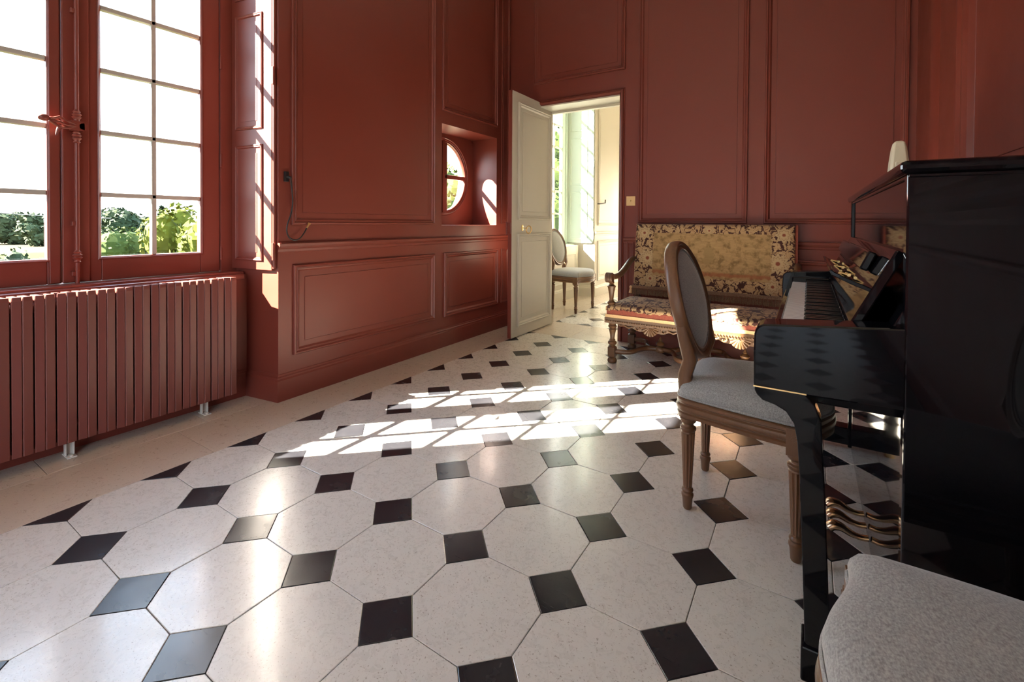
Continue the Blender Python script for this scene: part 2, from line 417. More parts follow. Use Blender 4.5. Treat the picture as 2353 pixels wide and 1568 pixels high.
ys = [3.905, 4.6, 5.3, 6.1, 6.9, 7.7]
for a, b in zip(ys, ys[1:]): slab(-0.34, 0.0, a, b)
for a, b in ((4.12, 4.9), (4.9, 5.7)): slab(-0.56, -0.34, a, b)
slab(1.68, 2.9, YF, 7.3)

# ---- left wall with window bay and round-window niche
NY0, NY1, NZ0, NZ1, NX = 2.444, 3.257, 1.03, 1.888, -0.618
OC, OR_ = (2.813, 1.49), 0.372
def bay_polys(dy):
    return [(-0.595, 0.978 + dy), (-0.70, 0.962 + dy), (XO, 0.962 + dy), (XO, -0.518 + dy), (-0.70, -0.518 + dy), (-0.595, -0.534 + dy)]
def bay_full(dy):
    return [(XW, 1.018 + dy), (-0.70, 0.962 + dy), (XO, 0.962 + dy), (XO, -0.518 + dy), (-0.70, -0.518 + dy), (XW, -0.574 + dy)]
wl = MB()
wl.prism([(XW, 1.018), (XW, NY0), (XO, NY0), (XO, 0.962), (-0.70, 0.962)], -0.1, ZC)
wl.prism(bay_polys(0), -0.1, 0.735)
wl.prism(bay_full(0), 3.16, ZC)
wl.prism([(XW, NY0), (XW, NY1), (XO, NY1), (XO, NY0)], -0.1, NZ0)
wl.prism([(XW, NY0), (XW, NY1), (XO, NY1), (XO, NY0)], NZ1, ZC)
wl.prism([(XW, NY1), (XW, YB + 0.02), (XO, YB + 0.02), (XO, NY1)], -0.1, ZC)
wl.prism([(XW, -3.45), (XW, -0.574), (-0.70, -0.518), (XO, -0.518), (XO, -3.45)], -0.1, ZC)
wl.prism([(XW, YR), (XW, -4.85), (XO, -4.85), (XO, YR)], -0.1, ZC); wl.prism([(XW, -4.85), (XW, -3.45), (XO, -3.45), (XO, -4.85)], -0.1, 0.735); wl.prism([(XW, -4.85), (XW, -3.45), (XO, -3.45), (XO, -4.85)], 2.45, ZC)  # unglazed opening out of view, added to let in more light
# the plate that holds the round window: a square with a round hole, splayed outwards
def holed(mb, x, r, y0, y1, z0, z1, n=64):
    ring, sq = [], []
    for i in range(n):
        a = 2 * PI * i / n; c, s_ = math.cos(a), math.sin(a)
        ring.append((x, OC[0] + r * c, OC[1] + r * s_))
        ty = ((y1 - OC[0]) / c if c > 1e-9 else ((y0 - OC[0]) / c if c < -1e-9 else 1e9)); tz = ((z1 - OC[1]) / s_ if s_ > 1e-9 else ((z0 - OC[1]) / s_ if s_ < -1e-9 else 1e9))
        t = min(ty, tz); sq.append((x, OC[0] + t * c, OC[1] + t * s_))
    return ring, sq
r1, s1 = holed(wl, NX, OR_, NY0, NY1, NZ0, NZ1)
wl.loops([s1, r1]); r1b = [(NX - 0.045, y, z) for _, y, z in r1]; wl.loops([r1, r1b])
wall_left = struct(wl.build('wall_left', 'red'), 'brick-red panelled window wall with a deep window bay', 'wall')
ex = MB(); r2, s2 = holed(ex, XO, OR_ + 0.045, NY0 - 0.02, NY1 + 0.02, NZ0 - 0.02, NZ1 + 0.02)
r1c = [(NX - 0.046, OC[0] + (y - OC[0]) * 1.0, OC[1] + (z - OC[1]) * 1.0) for _, y, z in r1]
ex.loops([r1c, r2, [(XO - 0.002, p[1], p[2]) for p in s2]])
ex.build('stone_reveal', 'limewash', wall_left)
PL = Plane((XW, 0, 0), (0, 1, 0), (1, 0, 0))
for a in ((1.095, 2.352, 1.036, 3.36), ): panel(PL, *a, 'red', wall_left)
panel(PL, 2.440, 3.258, 1.995, 3.36, 'red', wall_left)
panel(PL, 3.335, 3.470, 1.045, 3.36, 'red', wall_left, SLIM, 0.015)
for a in ((1.108, 2.354, 0.254, 0.795), (2.470, 3.278, 0.250, 0.795)): panel(PL, *a, 'red', wall_left)
panel(PL, 3.340, 3.468, 0.252, 0.795, 'red', wall_left, SLIM, 0.015)
for a in ((-2.0, -0.68), (-3.3, -2.1)):
    panel(PL, a[0], a[1], 1.036, 3.36, 'red', wall_left); panel(PL, a[0], a[1], 0.254, 0.795, 'red', wall_left)
# apron boards under the window
PA = Plane((-0.595, 0, 0), (0, 1, 0), (1, 0, 0))
panel(PA, -0.45, 0.90, 0.21, 0.68, 'red', wall_left, SLIM, 0.02)
BASE = [(0.0, -0.02), (0.018, -0.02), (0.018, 0.122), (0.013, 0.132), (0.013, 0.140), (0.007, 0.146), (0.005, 0.155), (0.0, 0.158)]
RAIL = [(0.0, 0.872), (0.005, 0.878), (0.007, 0.892), (0.014, 0.898), (0.022, 0.910), (0.024, 0.924), (0.018, 0.930), (0.0, 0.931)]
b_ = MB(); mould_path(b_, [(XW, YR), (XW, -0.574), (-0.595, -0.534), (-0.595, 0.978), (XW, 1.018), (XW, YB)], BASE)
struct(b_.build('baseboard_left', 'red'), 'dark red moulded skirting along the window wall', 'baseboard')
b_ = MB(); mould_path(b_, [(XW, -3.4), (XW, -0.578)], RAIL); mould_path(b_, [(XW, 1.014), (XW, YB)], RAIL)
struct(b_.build('trim_1', 'red'), 'red dado rail along the window wall under the round window', 'trim')
# ---- back wall with the doorway
DX0, DX1, DZ = -0.012, 0.841, 2.211
wb = MB()
wb.box(XO, DX0, YB, YF - 0.006, -0.1, ZC); wb.box(DX1, XR + 0.2, YB, YF - 0.006, -0.1, ZC); wb.box(DX0, DX1, YB, YF - 0.006, DZ, ZC)
wall_back = struct(wb.build('wall_back', 'red'), 'brick-red panelled end wall with the open doorway', 'wall')
PB = Plane((0, YB, 0), (1, 0, 0), (0, -1, 0))
panel(PB, -0.046, 0.889, 2.428, 3.36, 'red', wall_back)
panel(PB, 1.014, 1.869, 1.062, 3.36, 'red', wall_back)
panel(PB, 1.982, 2.820, 1.062, 3.36, 'red', wall_back)
panel(PB, 1.014, 1.869, 0.254, 0.795, 'red', wall_back); panel(PB, 1.982, 2.820, 0.254, 0.795, 'red', wall_back)
panel(PB, 0.915, 0.985, 0.254, 0.90, 'red', wall_back, SLIM, 0.008)
b_ = MB(); mould_path(b_, [(0.888, YB), (XR, YB)], BASE)      # walking +x: out is -y
mould_path(b_, [(XW, YB), (DX0 - 0.05, YB)], BASE)
struct(b_.build('baseboard_back', 'red'), 'dark red skirting behind the tapestry settee', 'baseboard')
b_ = MB(); mould_path(b_, [(0.888, YB), (XR, YB)], RAIL)
struct(b_.build('trim_2', 'red'), 'red dado rail on the end wall behind the settee', 'trim')
b_ = MB(); CAS = [(0, -0.004), (0, 0.010), (0.006, 0.014), (0.012, 0.010), (0.016, 0.022), (0.030, 0.026), (0.038, 0.018), (0.046, 0.012), (0.047, -0.004)]
ring_on(b_, PB, DX0 - 0.047, DX1 + 0.047, -0.08, DZ + 0.052, CAS)
struct(b_.build('trim_3', 'red'), 'red moulded casing around the doorway', 'trim')
b_ = MB(); b_.box(DX0, DX1, YB + 0.004, YF - 0.05, DZ - 0.012, DZ + 0.002); b_.box(DX0 - 0.002, DX0 + 0.006, YB + 0.004, YF - 0.05, 0, DZ); b_.box(DX1 - 0.006, DX1 + 0.002, YB + 0.004, YF - 0.05, 0, DZ)
b_.box(DX0, DX1, YF - 0.05, YF, DZ - 0.035, DZ + 0.004)
struct(b_.build('trim_4', 'cream'), 'pale cream lining of the doorway above the open door', 'trim')
# ---- right wall
RW = [(-3.9, -2.42), (-5.5, -4.1)]  # bare gaps in the unseen part of the wall, added for fill light
wr = MB(); wr.box(XR, XR + 0.2, RW[0][1], YB + 0.02, -0.1, ZC); wr.box(XR, XR + 0.2, RW[1][1], RW[0][0], -0.1, ZC); wr.box(XR, XR + 0.2, YR, RW[1][0], -0.1, ZC)
for a, b in RW: wr.box(XR, XR + 0.2, a, b, -0.1, 0.3); wr.box(XR, XR + 0.2, a, b, 3.2, ZC)
wall_right = struct(wr.build('wall_right', 'red'), 'brick-red panelled wall behind the black piano', 'wall')
PR = Plane((XR, 0, 0), (0, 1, 0), (-1, 0, 0))
BIG = [(0, -0.004), (0, 0.02), (0.02, 0.032), (0.06, 0.036), (0.09, 0.026), (0.11, 0.024), (0.13, 0.030), (0.17, 0.020), (0.20, 0.004), (0.205, -0.004)]
panel(PR, 0.35, 2.41, 1.062, 3.36, 'red', wall_right, BIG, 0.05); panel(PR, -2.3, 0.15, 1.062, 3.36, 'red', wall_right, BIG, 0.05)
b_ = MB()
for k in range(13):
    pass
prof = [(3.06 - 0.20 * k / 12, XR + 0.004 - 0.030 * math.sin(PI * k / 12)) for k in range(13)]
b_.prism([(x, y) for y, x in prof], 1.0, 3.4)
b_.build('corner_bead', 'red', wall_right, smooth=50)
b_ = MB(); mould_path(b_, [(XR, YB), (XR, YR)], BASE); struct(b_.build('baseboard_right', 'red'), 'dark red skirting behind the piano', 'baseboard')
b_ = MB(); mould_path(b_, [(XR, YB), (XR, -2.4)], RAIL); struct(b_.build('trim_5', 'red'), 'red dado rail behind the piano', 'trim')
# ---- plain rear wall, portals for the added light openings, ceiling
we = MB(); we.box(XO, XR + 0.2, YR - 0.25, YR, -0.1, ZC)
wall_rear = struct(we.build('wall_rear', 'plaster'), 'plain pale wall opposite the doorway', 'wall')
portal((-0.78, -4.15, 1.6), (R90, 0, -R90), 1.4, 1.72)
for a, b in RW: portal((XR + 0.15, (a + b) / 2, 1.75), (R90, 0, R90), b - a, 2.9)
c_ = MB(); c_.box(XO, XR + 0.2, YR - 0.25, 9.2, ZC, ZC + 0.1)
struct(c_.build('ceiling', 'plaster'), 'white plaster ceiling', 'ceiling')

# ---- far room
fw = MB()
fw.prism([(-0.30, YF), (-0.30, -0.574 + FY), (-0.70, -0.518 + FY), (XO, -0.518 + FY), (XO, YF)], -0.1, ZC)
fw.prism([(-0.53, 0.973 + FY), (-0.70, 0.962 + FY), (XO, 0.962 + FY), (XO, -0.518 + FY), (-0.70, -0.518 + FY), (-0.53, -0.53 + FY)], -0.1, 0.735)
fw.prism(bay_full(FY), 3.16, ZC)
fw.prism([(-0.30, 1.02 + FY), (-0.30, 7.5), (XO, 7.5), (XO, 0.962 + FY), (-0.70, 0.962 + FY)], -0.1, ZC); fw.box(XO, -0.30, 8.9, 9.0, -0.1, ZC); fw.box(XO, -0.30, 7.5, 8.9, -0.1, 0.735); fw.box(XO, -0.30, 7.5, 8.9, 3.16, ZC)  # includes a bare opening past the view, added to brighten this room
portal((-0.78, 8.2, 1.95), (R90, 0, -R90), 1.4, 2.4)
wall_far = struct(fw.build('wall_far_room', 'cream'), 'cream panelled window wall of the room beyond the door', 'wall')
PF = Plane((-0.30, 0, 0), (0, 1, 0), (1, 0, 0))
panel(PF, 5.80, 6.75, 1.02, 3.3, 'cream', wall_far); panel(PF, 5.80, 6.75, 0.22, 0.80, 'cream', wall_far); panel(PF, 6.85, 7.42, 1.02, 3.3, 'cream', wall_far); panel(PF, 6.85, 7.42, 0.22, 0.80, 'cream', wall_far)
PG = Plane((-0.53, 0, 0), (0, 1, 0), (1, 0, 0)); panel(PG, 4.25, 5.55, 0.22, 0.62, 'cream', wall_far, SLIM, 0.02)
b_ = MB(); mould_path(b_, [(-0.30, YF), (-0.30, 4.108), (-0.53, 4.15), (-0.53, 5.66), (-0.30, 5.70), (-0.30, 8.9)], BASE)
struct(b_.build('baseboard_far_room', 'cream'), 'cream skirting in the room beyond the door', 'baseboard')
b_ = MB(); mould_path(b_, [(-0.30, 5.705), (-0.30, 7.48)], RAIL); struct(b_.build('trim_6', 'cream'), 'cream dado rail in the room beyond the door', 'trim')
w2 = MB(); w2.box(XR, XR + 0.2, YF, 9.2, -0.1, ZC); w2.box(XO, XR + 0.2, 9.0, 9.2, -0.1, ZC); w2.box(DX1, XR, YF - 0.006, YF, -0.1, ZC); w2.box(XO, DX0, YF - 0.006, YF, -0.1, ZC); w2.box(DX0, DX1, YF - 0.006, YF, DZ, ZC)
struct(w2.build('wall_far_room_inner', 'cream'), 'plain cream inner walls of the room beyond the door', 'wall')

# ---- tall casement windows
def tall_window(name, dy, mat, mmat, label):
    x0, x1 = -0.745, -0.700
    root = struct(empty(name, (-0.72, 0.222 + dy, 0.735)), label, 'window')
    yl, yr = -0.43 + dy, 0.875 + dy
    z0, zt, zg0 = 0.735, 3.16, 0.874
    f = MB(); f.box(-0.765, -0.690, yl - 0.095, yl, z0, zt); f.box(-0.765, -0.690, yr, yr + 0.095, z0, zt); f.box(-0.765, -0.690, yl, yr, zt - 0.09, zt)
    f.box(-0.765, -0.600, yl - 0.09, yr + 0.09, z0 - 0.012, z0 + 0.018)
    f.build('frame', mat, root, bevel=0.004)
    sill = MB(); sill.box(-0.70, -0.572, yl - 0.08, yr + 0.085, z0 - 0.030, z0 + 0.006); sill.build('sill', mat, root, bevel=0.010)
    zs = [zg0 + 0.311 * k for k in range(8)]
    for side in (0, 1):
        a, b = (0.179 + dy, 0.873 + dy) if side else (-0.428 + dy, 0.175 + dy)     # sash
        ga, gb = (0.321 + dy, 0.769 + dy) if side else (-0.325 + dy, 0.124 + dy)    # glass
        s_ = MB(); s_.box(x0, x1, a, ga, z0 + 0.02, zt - 0.092); s_.box(x0, x1, gb, b, z0 + 0.02, zt - 0.092); s_.box(x0, x1, ga, gb, z0 + 0.02, zg0); s_.box(x0, x1, ga, gb, zs[-1], zt - 0.092)
        if side: s_.box(x1 - 0.002, x1 + 0.012, a - 0.005, a + 0.094, z0 + 0.022, zt - 0.094)
        else: s_.box(x1 - 0.002, x1 + 0.006, b - 0.045, b - 0.006, z0 + 0.022, zt - 0.094)
        sash = s_.build('sash', mat, root, bevel=0.004)
        ring = MB(); ring_on(ring, Plane((x1, 0, 0), (0, 1, 0), (1, 0, 0)), ga - 0.014, gb + 0.014, zg0 - 0.014, zs[-1] + 0.014, [(0, -0.002), (0, 0.003), (0.005, 0.006), (0.010, 0.001), (0.013, -0.006), (0.013, -0.02)])
        ring.build('glazing_bead', mat, sash)
        gm = (ga + gb) / 2
        v_ = MB(); v_.box(-0.737, -0.704, gm - 0.0115, gm + 0.0115, zg0, zs[-1]); v_.build('glazing_bar', mmat, sash, bevel=0.004)
        for z in zs[1:-1]:
            h_ = MB(); h_.box(-0.737, -0.704, ga, gb, z - 0.0115, z + 0.0115); h_.build('glazing_bar', mmat, sash, bevel=0.004)
        for p0, p1 in ((ga, gm), (gm, gb)):
            for k in range(7):
                g = MB(); g.box(-0.7235, -0.7215, p0 + 0.006, p1 - 0.006, zs[k] + 0.006, zs[k + 1] - 0.006); g.build('glass_pane', 'glass', sash)
    for z in (0.86, 1.42, 2.0, 2.6):
        h_ = MB(); h_.tube([(-0.694, yr + 0.004, z - 0.035), (-0.694, yr + 0.004, z + 0.035)], 0.007, 10); h_.sphere((-0.694, yr + 0.004, z + 0.041), 0.006, 8, 6); h_.sphere((-0.694, yr + 0.004, z - 0.041), 0.006, 8, 6)
        h_.build('hinge', mat, root, smooth=50)
    return root
win = tall_window('window_1', 0.0, 'red', 'muntin', 'tall red casement window with glazing bars coloured pale for glare above the radiator')
tall_window('window_3', FY, 'mint', 'cream', 'pale green casement window seen through the open doorway')
# the espagnolette bolt on the near window
hx, hy = -0.668, 0.222
bolt = empty('espagnolette_bolt', (hx, hy, 0.735), parent=None)
tag(bolt, 'red painted espagnolette bolt with lever handle on the tall window', 'window bolt')
b_ = MB(); b_.tube([(hx, hy, 0.752), (hx, hy, 3.05)], 0.0085, 10); b_.build('rod', 'red', bolt, smooth=60)
def knuckle(z, s=1.0):
    return [(0.0085, z - 0.045 * s), (0.014, z - 0.040 * s), (0.010, z - 0.030 * s), (0.013, z - 0.022 * s), (0.019, z - 0.012 * s), (0.013, z - 0.004 * s), (0.019, z + 0.006 * s), (0.012, z + 0.018 * s), (0.015, z + 0.026 * s), (0.010, z + 0.034 * s), (0.0085, z + 0.042 * s)]
for z in (0.885, 1.455, 1.555, 2.3):
    b_ = MB(); b_.lathe(knuckle(z, 0.7), (hx, hy), 14); b_.build('collar', 'red', bolt, smooth=60)
for z in (0.80, 1.04, 2.05):
    b_ = MB(); b_.box(-0.692, hx + 0.004, hy - 0.020, hy + 0.006, z - 0.011, z + 0.011); b_.build('guide', 'red', bolt, bevel=0.003)
b_ = MB(); b_.box(-0.690, hx + 0.012, hy - 0.022, hy + 0.026, 1.482, 1.528); b_.tube([(hx, hy + 0.022, 1.505), (hx + 0.012, hy + 0.022, 1.505)], 0.016, 12); b_.build('gear_box', 'red', bolt, smooth=40)
b_ = MB()
for dz, amp in ((0.016, 0.008), (-0.004, 0.006), (-0.018, -0.004)):
    b_.tube([(hx + 0.006, hy - 0.004, 1.505 + dz * 0.4), (hx + 0.016, hy - 0.040, 1.505 + dz), (hx + 0.020, hy - 0.065, 1.510 + dz + amp), (hx + 0.020, hy - 0.085, 1.514 + dz * 0.6), (hx + 0.020, hy - 0.098, 1.519 + dz * 0.3)], 0.0065, 8)
b_.tube([(hx + 0.014, hy - 0.062, 1.49), (hx + 0.016, hy - 0.070, 1.470), (hx + 0.012, hy - 0.074, 1.448)], [0.010, 0.007, 0.004], 8)
hd = b_.build('lever_handle', 'red', bolt, smooth=60)
b_ = MB(); b_.sphere((hx + 0.020, hy - 0.118, 1.522), 0.016, 14, 10, (1, 1.35, 1)); b_.build('knob', 'red', hd, smooth=60)
# ---- round window
ro = struct(empty('window_2', (NX - 0.03, OC[0], OC[1] - OR_)), 'round window with cross glazing bars in a square niche', 'window')
f = MB()
def circ(x, r, n=64): return [(x, OC[0] + r * math.cos(2 * PI * i / n), OC[1] + r * math.sin(2 * PI * i / n)) for i in range(n)]
f.loops([circ(NX - 0.045, OR_ + 0.002), circ(NX - 0.002, OR_ + 0.002), circ(NX + 0.004, OR_ - 0.004), circ(NX + 0.004, OR_ - 0.014), circ(NX - 0.004, OR_ - 0.018), circ(NX - 0.004, OR_ - 0.028), circ(NX - 0.010, OR_ - 0.034), circ(NX - 0.010, OR_ - 0.046), circ(NX - 0.018, OR_ - 0.050), circ(NX - 0.045, OR_ - 0.050), circ(NX - 0.045, OR_ + 0.002)])
f.build('frame', 'red', ro, smooth=40)
ri = OR_ - 0.030
for a in ((OC[0] - 0.058, OC[0] - 0.012), (OC[0] + 0.012, OC[0] + 0.058)):
    b_ = MB(); b_.box(NX - 0.044, NX - 0.012, a[0], a[1], OC[1] - ri, OC[1] + ri); b_.build('stile', 'red', ro, bevel=0.004)
b_ = MB(); b_.box(NX - 0.034, NX - 0.004, OC[0] - 0.018, OC[0] + 0.018, OC[1] - ri, OC[1] + ri); b_.build('glazing_bar', 'red', ro, bevel=0.004)
b_ = MB(); b_.box(NX - 0.040, NX - 0.012, OC[0] - ri, OC[0] + ri, OC[1] - 0.020, OC[1] + 0.020); b_.build('glazing_bar', 'red', ro, bevel=0.004)
for q in range(4):
    n = 14; a0 = q * PI / 2; pts = [(OC[0] + 0.02 * math.cos(a0 + PI / 4), OC[1] + 0.02 * math.sin(a0 + PI / 4))] + [(OC[0] + ri * math.cos(a0 + PI / 2 * k / n), OC[1] + ri * math.sin(a0 + PI / 2 * k / n)) for k in range(n + 1)]
    g = MB(); g.prism(pts, NX - 0.030, NX - 0.028, 'x'); g.build('glass_pane', 'glass', ro)
# ---- shutters folded into the bays
def shutter(name, dy, mat, label, xa=-0.345, ya=0.998, xb=-0.715, yb=0.936):
    A, B = Vector((xa, ya + dy, 0)), Vector((xb, yb + dy, 0)); u = (B - A); Ln = u.length; u.normalize(); nrm = Vector((u.y, -u.x, 0))
    if nrm.y > 0: nrm = -nrm
    root = tag(empty(name, (A.x, A.y, 0.765)), label, 'shutter')
    pl = Plane(A, u, nrm)
    s_ = MB(); th = 0.034
    def pb(u0, u1, z0, z1, h0, h1):
        q = [pl.p(u0, z0, h0), pl.p(u1, z0, h0), pl.p(u1, z0, h1), pl.p(u0, z0, h1)]; s_.loops([q, [(p[0], p[1], z1) for p in q]], True, True)
    zt = 3.13
    pb(0.012, Ln, 0.768, zt, -th, 0.0)
    leaf = s_.build('leaf', mat, root, bevel=0.003)
    for z0, z1 in ((0.822, 1.510), (1.603, 2.285), (2.378, 3.06)):
        p0, p1 = 0.085, Ln - 0.060
        f = MB(); ring_on(f, pl, p0 + 0.022, p1 - 0.022, z0 + 0.022, z1 - 0.022, [(0, -0.006), (0.0, -0.004), (0.026, -0.004), (0.027, 0.002)], True); f.build('shutter_panel', mat, root)
        m = MB(); ring_on(m, pl, p0, p1, z0, z1, [(0, -0.004), (0, 0.006), (0.005, 0.009), (0.010, 0.006), (0.014, 0.007), (0.021, -0.002), (0.024, -0.006)]); m.build('panel_moulding', mat, root)
    m = MB(); m.tube([pl.p(0.002, 0.78, -0.010), pl.p(0.002, zt, -0.010)], 0.010, 10); m.build('hinge_stile', mat, root, smooth=60)
    for z in (0.88, 1.9, 2.9):
        m = MB(); m.tube([pl.p(-0.006, z - 0.05, 0.002), pl.p(-0.006, z + 0.05, 0.002)], 0.009, 10); m.build('hinge', mat, root, smooth=60)
    return root
shutter('window_shutter', 0.0, 'red', 'red panelled shutter folded into the bay right of the radiator')
shutter('window_shutter', FY, 'mint', 'pale green panelled shutter seen through the doorway', xa=-0.32)
# ---- door leaf, open at right angles
dX, dY0, dY1 = 0.031, 2.985, 3.765
door = struct(empty('door_1', (dX, dY1, 0.0)), 'open cream panelled door with a brass key', 'door')
d_m = MB(); d_m.box(dX - 0.036, dX, dY0 + 0.002, dY1, 0.008, 2.246); leaf = d_m.build('door_leaf', 'greige', door, bevel=0.003)
d_m = MB(); d_m.box(dX - 0.038, dX - 0.003, dY0 - 0.004, dY0 + 0.003, 0.008, 2.246); d_m.build('lock_edge', 'red', door)
PD = Plane((dX, 0, 0), (0, 1, 0), (1, 0, 0))
panel(PD, 3.082, 3.706, 1.085, 2.160, 'greige', door); panel(PD, 3.078, 3.710, 0.100, 0.955, 'greige', door)
d_m = MB(); d_m.lathe([(0.018, 0), (0.018, 0.003), (0.012, 0.005), (0.004, 0.006)], (0, 0), 16)
esc = MB(); esc.v = [(dX + z, 3.165 + x, 1.008 + y * 1.6) for x, y, z in d_m.v]; esc.f = d_m.f; esc.build('escutcheon', 'brass', door, smooth=50)
k_ = MB(); k_.tube([(dX, 3.165, 1.008), (dX + 0.055, 3.165, 1.004)], 0.0045, 10)
k_.tube([(dX + 0.045 + 0.026 + 0.026 * math.cos(a), 3.165 + 0.004 * math.sin(a), 1.000 + 0.034 * math.sin(a) - 0.008) for a in [2 * PI * i / 20 for i in range(21)]], 0.0055, 8)
k_.build('key', 'brass', door, smooth=60)
k_ = MB(); k_.box(dX - 0.052, dX - 0.004, dY0 - 0.016, dY0 + 0.0, 0.955, 1.055); k_.tube([(dX - 0.046, dY0 - 0.014, 0.945), (dX - 0.046, dY0 - 0.014, 1.065)], 0.008, 10); k_.build('lock_keeper', 'red', door, bevel=0.002)
# ================================================================ radiator
RX, RZ0, RZ1 = -0.450, 0.075, 0.738
rad = tag(empty('radiator', (RX - 0.05, 0.222, 0.0)), 'long red ribbed radiator standing under the tall window', 'radiator')
PW = 0.0684
def fin(kind):
    mb = MB(); w = PW / 2 - (0.0026 if kind else 0.0006)
    # plan outline of one fin, front at +x; the front is slightly canted so neighbours catch the light differently
    k = 0.004
    pts = [(-0.115, 0.004), (-0.115, w - 0.004), (-0.02, w - 0.010), (0.0 - (0 if kind else k), w), (0.003 - (0 if kind else k), w - 0.003), (0.003 - (k if kind else 0), 0.003), (0.0 - (k if kind else 0), 0.0), (-0.02, 0.010)]
    zt = RZ1; n = len(pts)
    lo = [(x, y, RZ0) for x, y in pts]; mid = [(x, y, zt - 0.018) for x, y in pts]
    top = [(x * 0.97 - 0.002, y * 0.9 + w * 0.05, zt - 0.006 + 0.006 * (1 if x > -0.05 else 0)) for x, y in pts]
    mb.loops([lo, mid, top], True, True)
    return mb
fm = []
for kind in (0, 1):
    o = fin(kind).build('radiator_fin', 'red_rad', rad, world=False, bevel=0.0015); fm.append(o)
y0 = 0.849
first = [True, True]
for k in range(18):
    for kind in (1, 0):
        yy = y0 - k * PW - (PW / 2 if kind else PW)
        yy = y0 - k * PW - PW / 2 if kind == 0 else y0 - (k + 1) * PW + 0.0026
        if first[kind]: o = fm[kind]; first[kind] = False
        else: o = fm[kind].copy(); COL.objects.link(o); o.parent = rad
        o.location = (RX - rad.location.x, yy - rad.location.y, 0)
for z in (0.15, 0.68):
    t_ = MB(); t_.tube([(RX - 0.06, y0 - 18 * PW + 0.01, z), (RX - 0.06, y0 - 0.01, z)], 0.022, 12); t_.build('header_pipe', 'red_rad', rad, smooth=50)
for k in range(18):
    yy = y0 - k * PW - PW / 2
    t_ = MB(); t_.box(RX - 0.10, RX - 0.012, yy - 0.024, yy + 0.024, RZ1 - 0.052, RZ1 - 0.046); t_.build('top_grille', 'red_rad', rad)
for yy in (0.702, 0.150, -0.30):
    t_ = MB(); t_.box(RX - 0.070, RX - 0.064, yy - 0.016, yy + 0.016, 0.004, 0.16); t_.box(RX - 0.066, RX - 0.046, yy - 0.016, yy - 0.011, 0.004, 0.16); t_.box(RX - 0.066, RX - 0.046, yy + 0.011, yy + 0.016, 0.004, 0.16)
    t_.box(RX - 0.09, RX - 0.012, yy - 0.017, yy + 0.017, 0.0, 0.005); t_.tube([(RX - 0.025, yy, 0.004), (RX - 0.025, yy, 0.011)], 0.007, 8)
    t_.build('foot_bracket', 'bracket', rad, bevel=0.001)

# ================================================================ cable on the window wall
cb = tag(empty('hanging_cable', (XW, 1.07, 1.33)), 'black cable hanging in a loop from a small wall socket', 'cable')
b_ = MB(); b_.box(XW - 0.001, XW + 0.014, 1.050, 1.076, 1.290, 1.350); b_.tube([(XW + 0.008, 1.069, 1.318), (XW + 0.034, 1.074, 1.312)], [0.012, 0.008], 10); b_.build('socket', 'rubber', cb, bevel=0.002)
pts = [(1.075, 1.312), (1.083, 1.25), (1.089, 1.17), (1.078, 1.10), (1.058, 1.045), (1.052, 1.000), (1.066, 0.962), (1.100, 0.945), (1.135, 0.955), (1.162, 0.985), (1.180, 1.016)]
def cr(pts, m=6):
    out = []
    for i in range(len(pts) - 1):
        p0, p1, p2, p3 = [Vector(pts[max(0, min(len(pts) - 1, i + k))]) for k in (-1, 0, 1, 2)]
        for s_ in range(m):
            t = s_ / m; out.append(tuple(0.5 * ((2 * p1) + (p2 - p0) * t + (2 * p0 - 5 * p1 + 4 * p2 - p3) * t * t + (3 * p1 - p0 - 3 * p2 + p3) * t ** 3)))
    out.append(tuple(pts[-1])); return out
b_ = MB(); b_.tube([(XW + 0.030, a, z) for a, z in cr(pts)], 0.0042, 8); b_.build('cord', 'rubber', cb, smooth=60)
b_ = MB(); b_.tube([(XW + 0.030, 1.180, 1.016), (XW + 0.030, 1.194, 1.038)], 0.0055, 10); b_.tube([(XW + 0.030, 1.194, 1.038), (XW + 0.030, 1.199, 1.046)], 0.0085, 10); b_.build('brass_connector', 'brass', cb, smooth=50)
# ================================================================ light switch
sw = tag(empty('light_switch', (0.948, YB, 1.212)), 'square brass light switch plate beside the doorway', 'light switch')
b_ = MB(); b_.box(0.908, 0.988, YB - 0.006, YB + 0.001, 1.213, 1.297); b_.build('plate', 'brass', sw, bevel=0.0015)
b_ = MB(); b_.tube([(0.948, YB - 0.004, 1.255), (0.950, YB - 0.016, 1.262)], [0.006, 0.004], 10); b_.build('toggle', 'brass', sw, smooth=50)
# ================================================================ hook in the far room
hk = MB(); hk.tube([(-0.302, 5.80, 1.335), (-0.272, 5.80, 1.335), (-0.270, 5.95, 1.345), (-0.270, 6.02, 1.350), (-0.270, 6.03, 1.405)], 0.009, 8)
tag(hk.build('wall_hook', 'iron', smooth=50, loc=(-0.302, 5.80, 1.335)), 'thin dark iron hook on the cream wall beyond the door', 'hook')

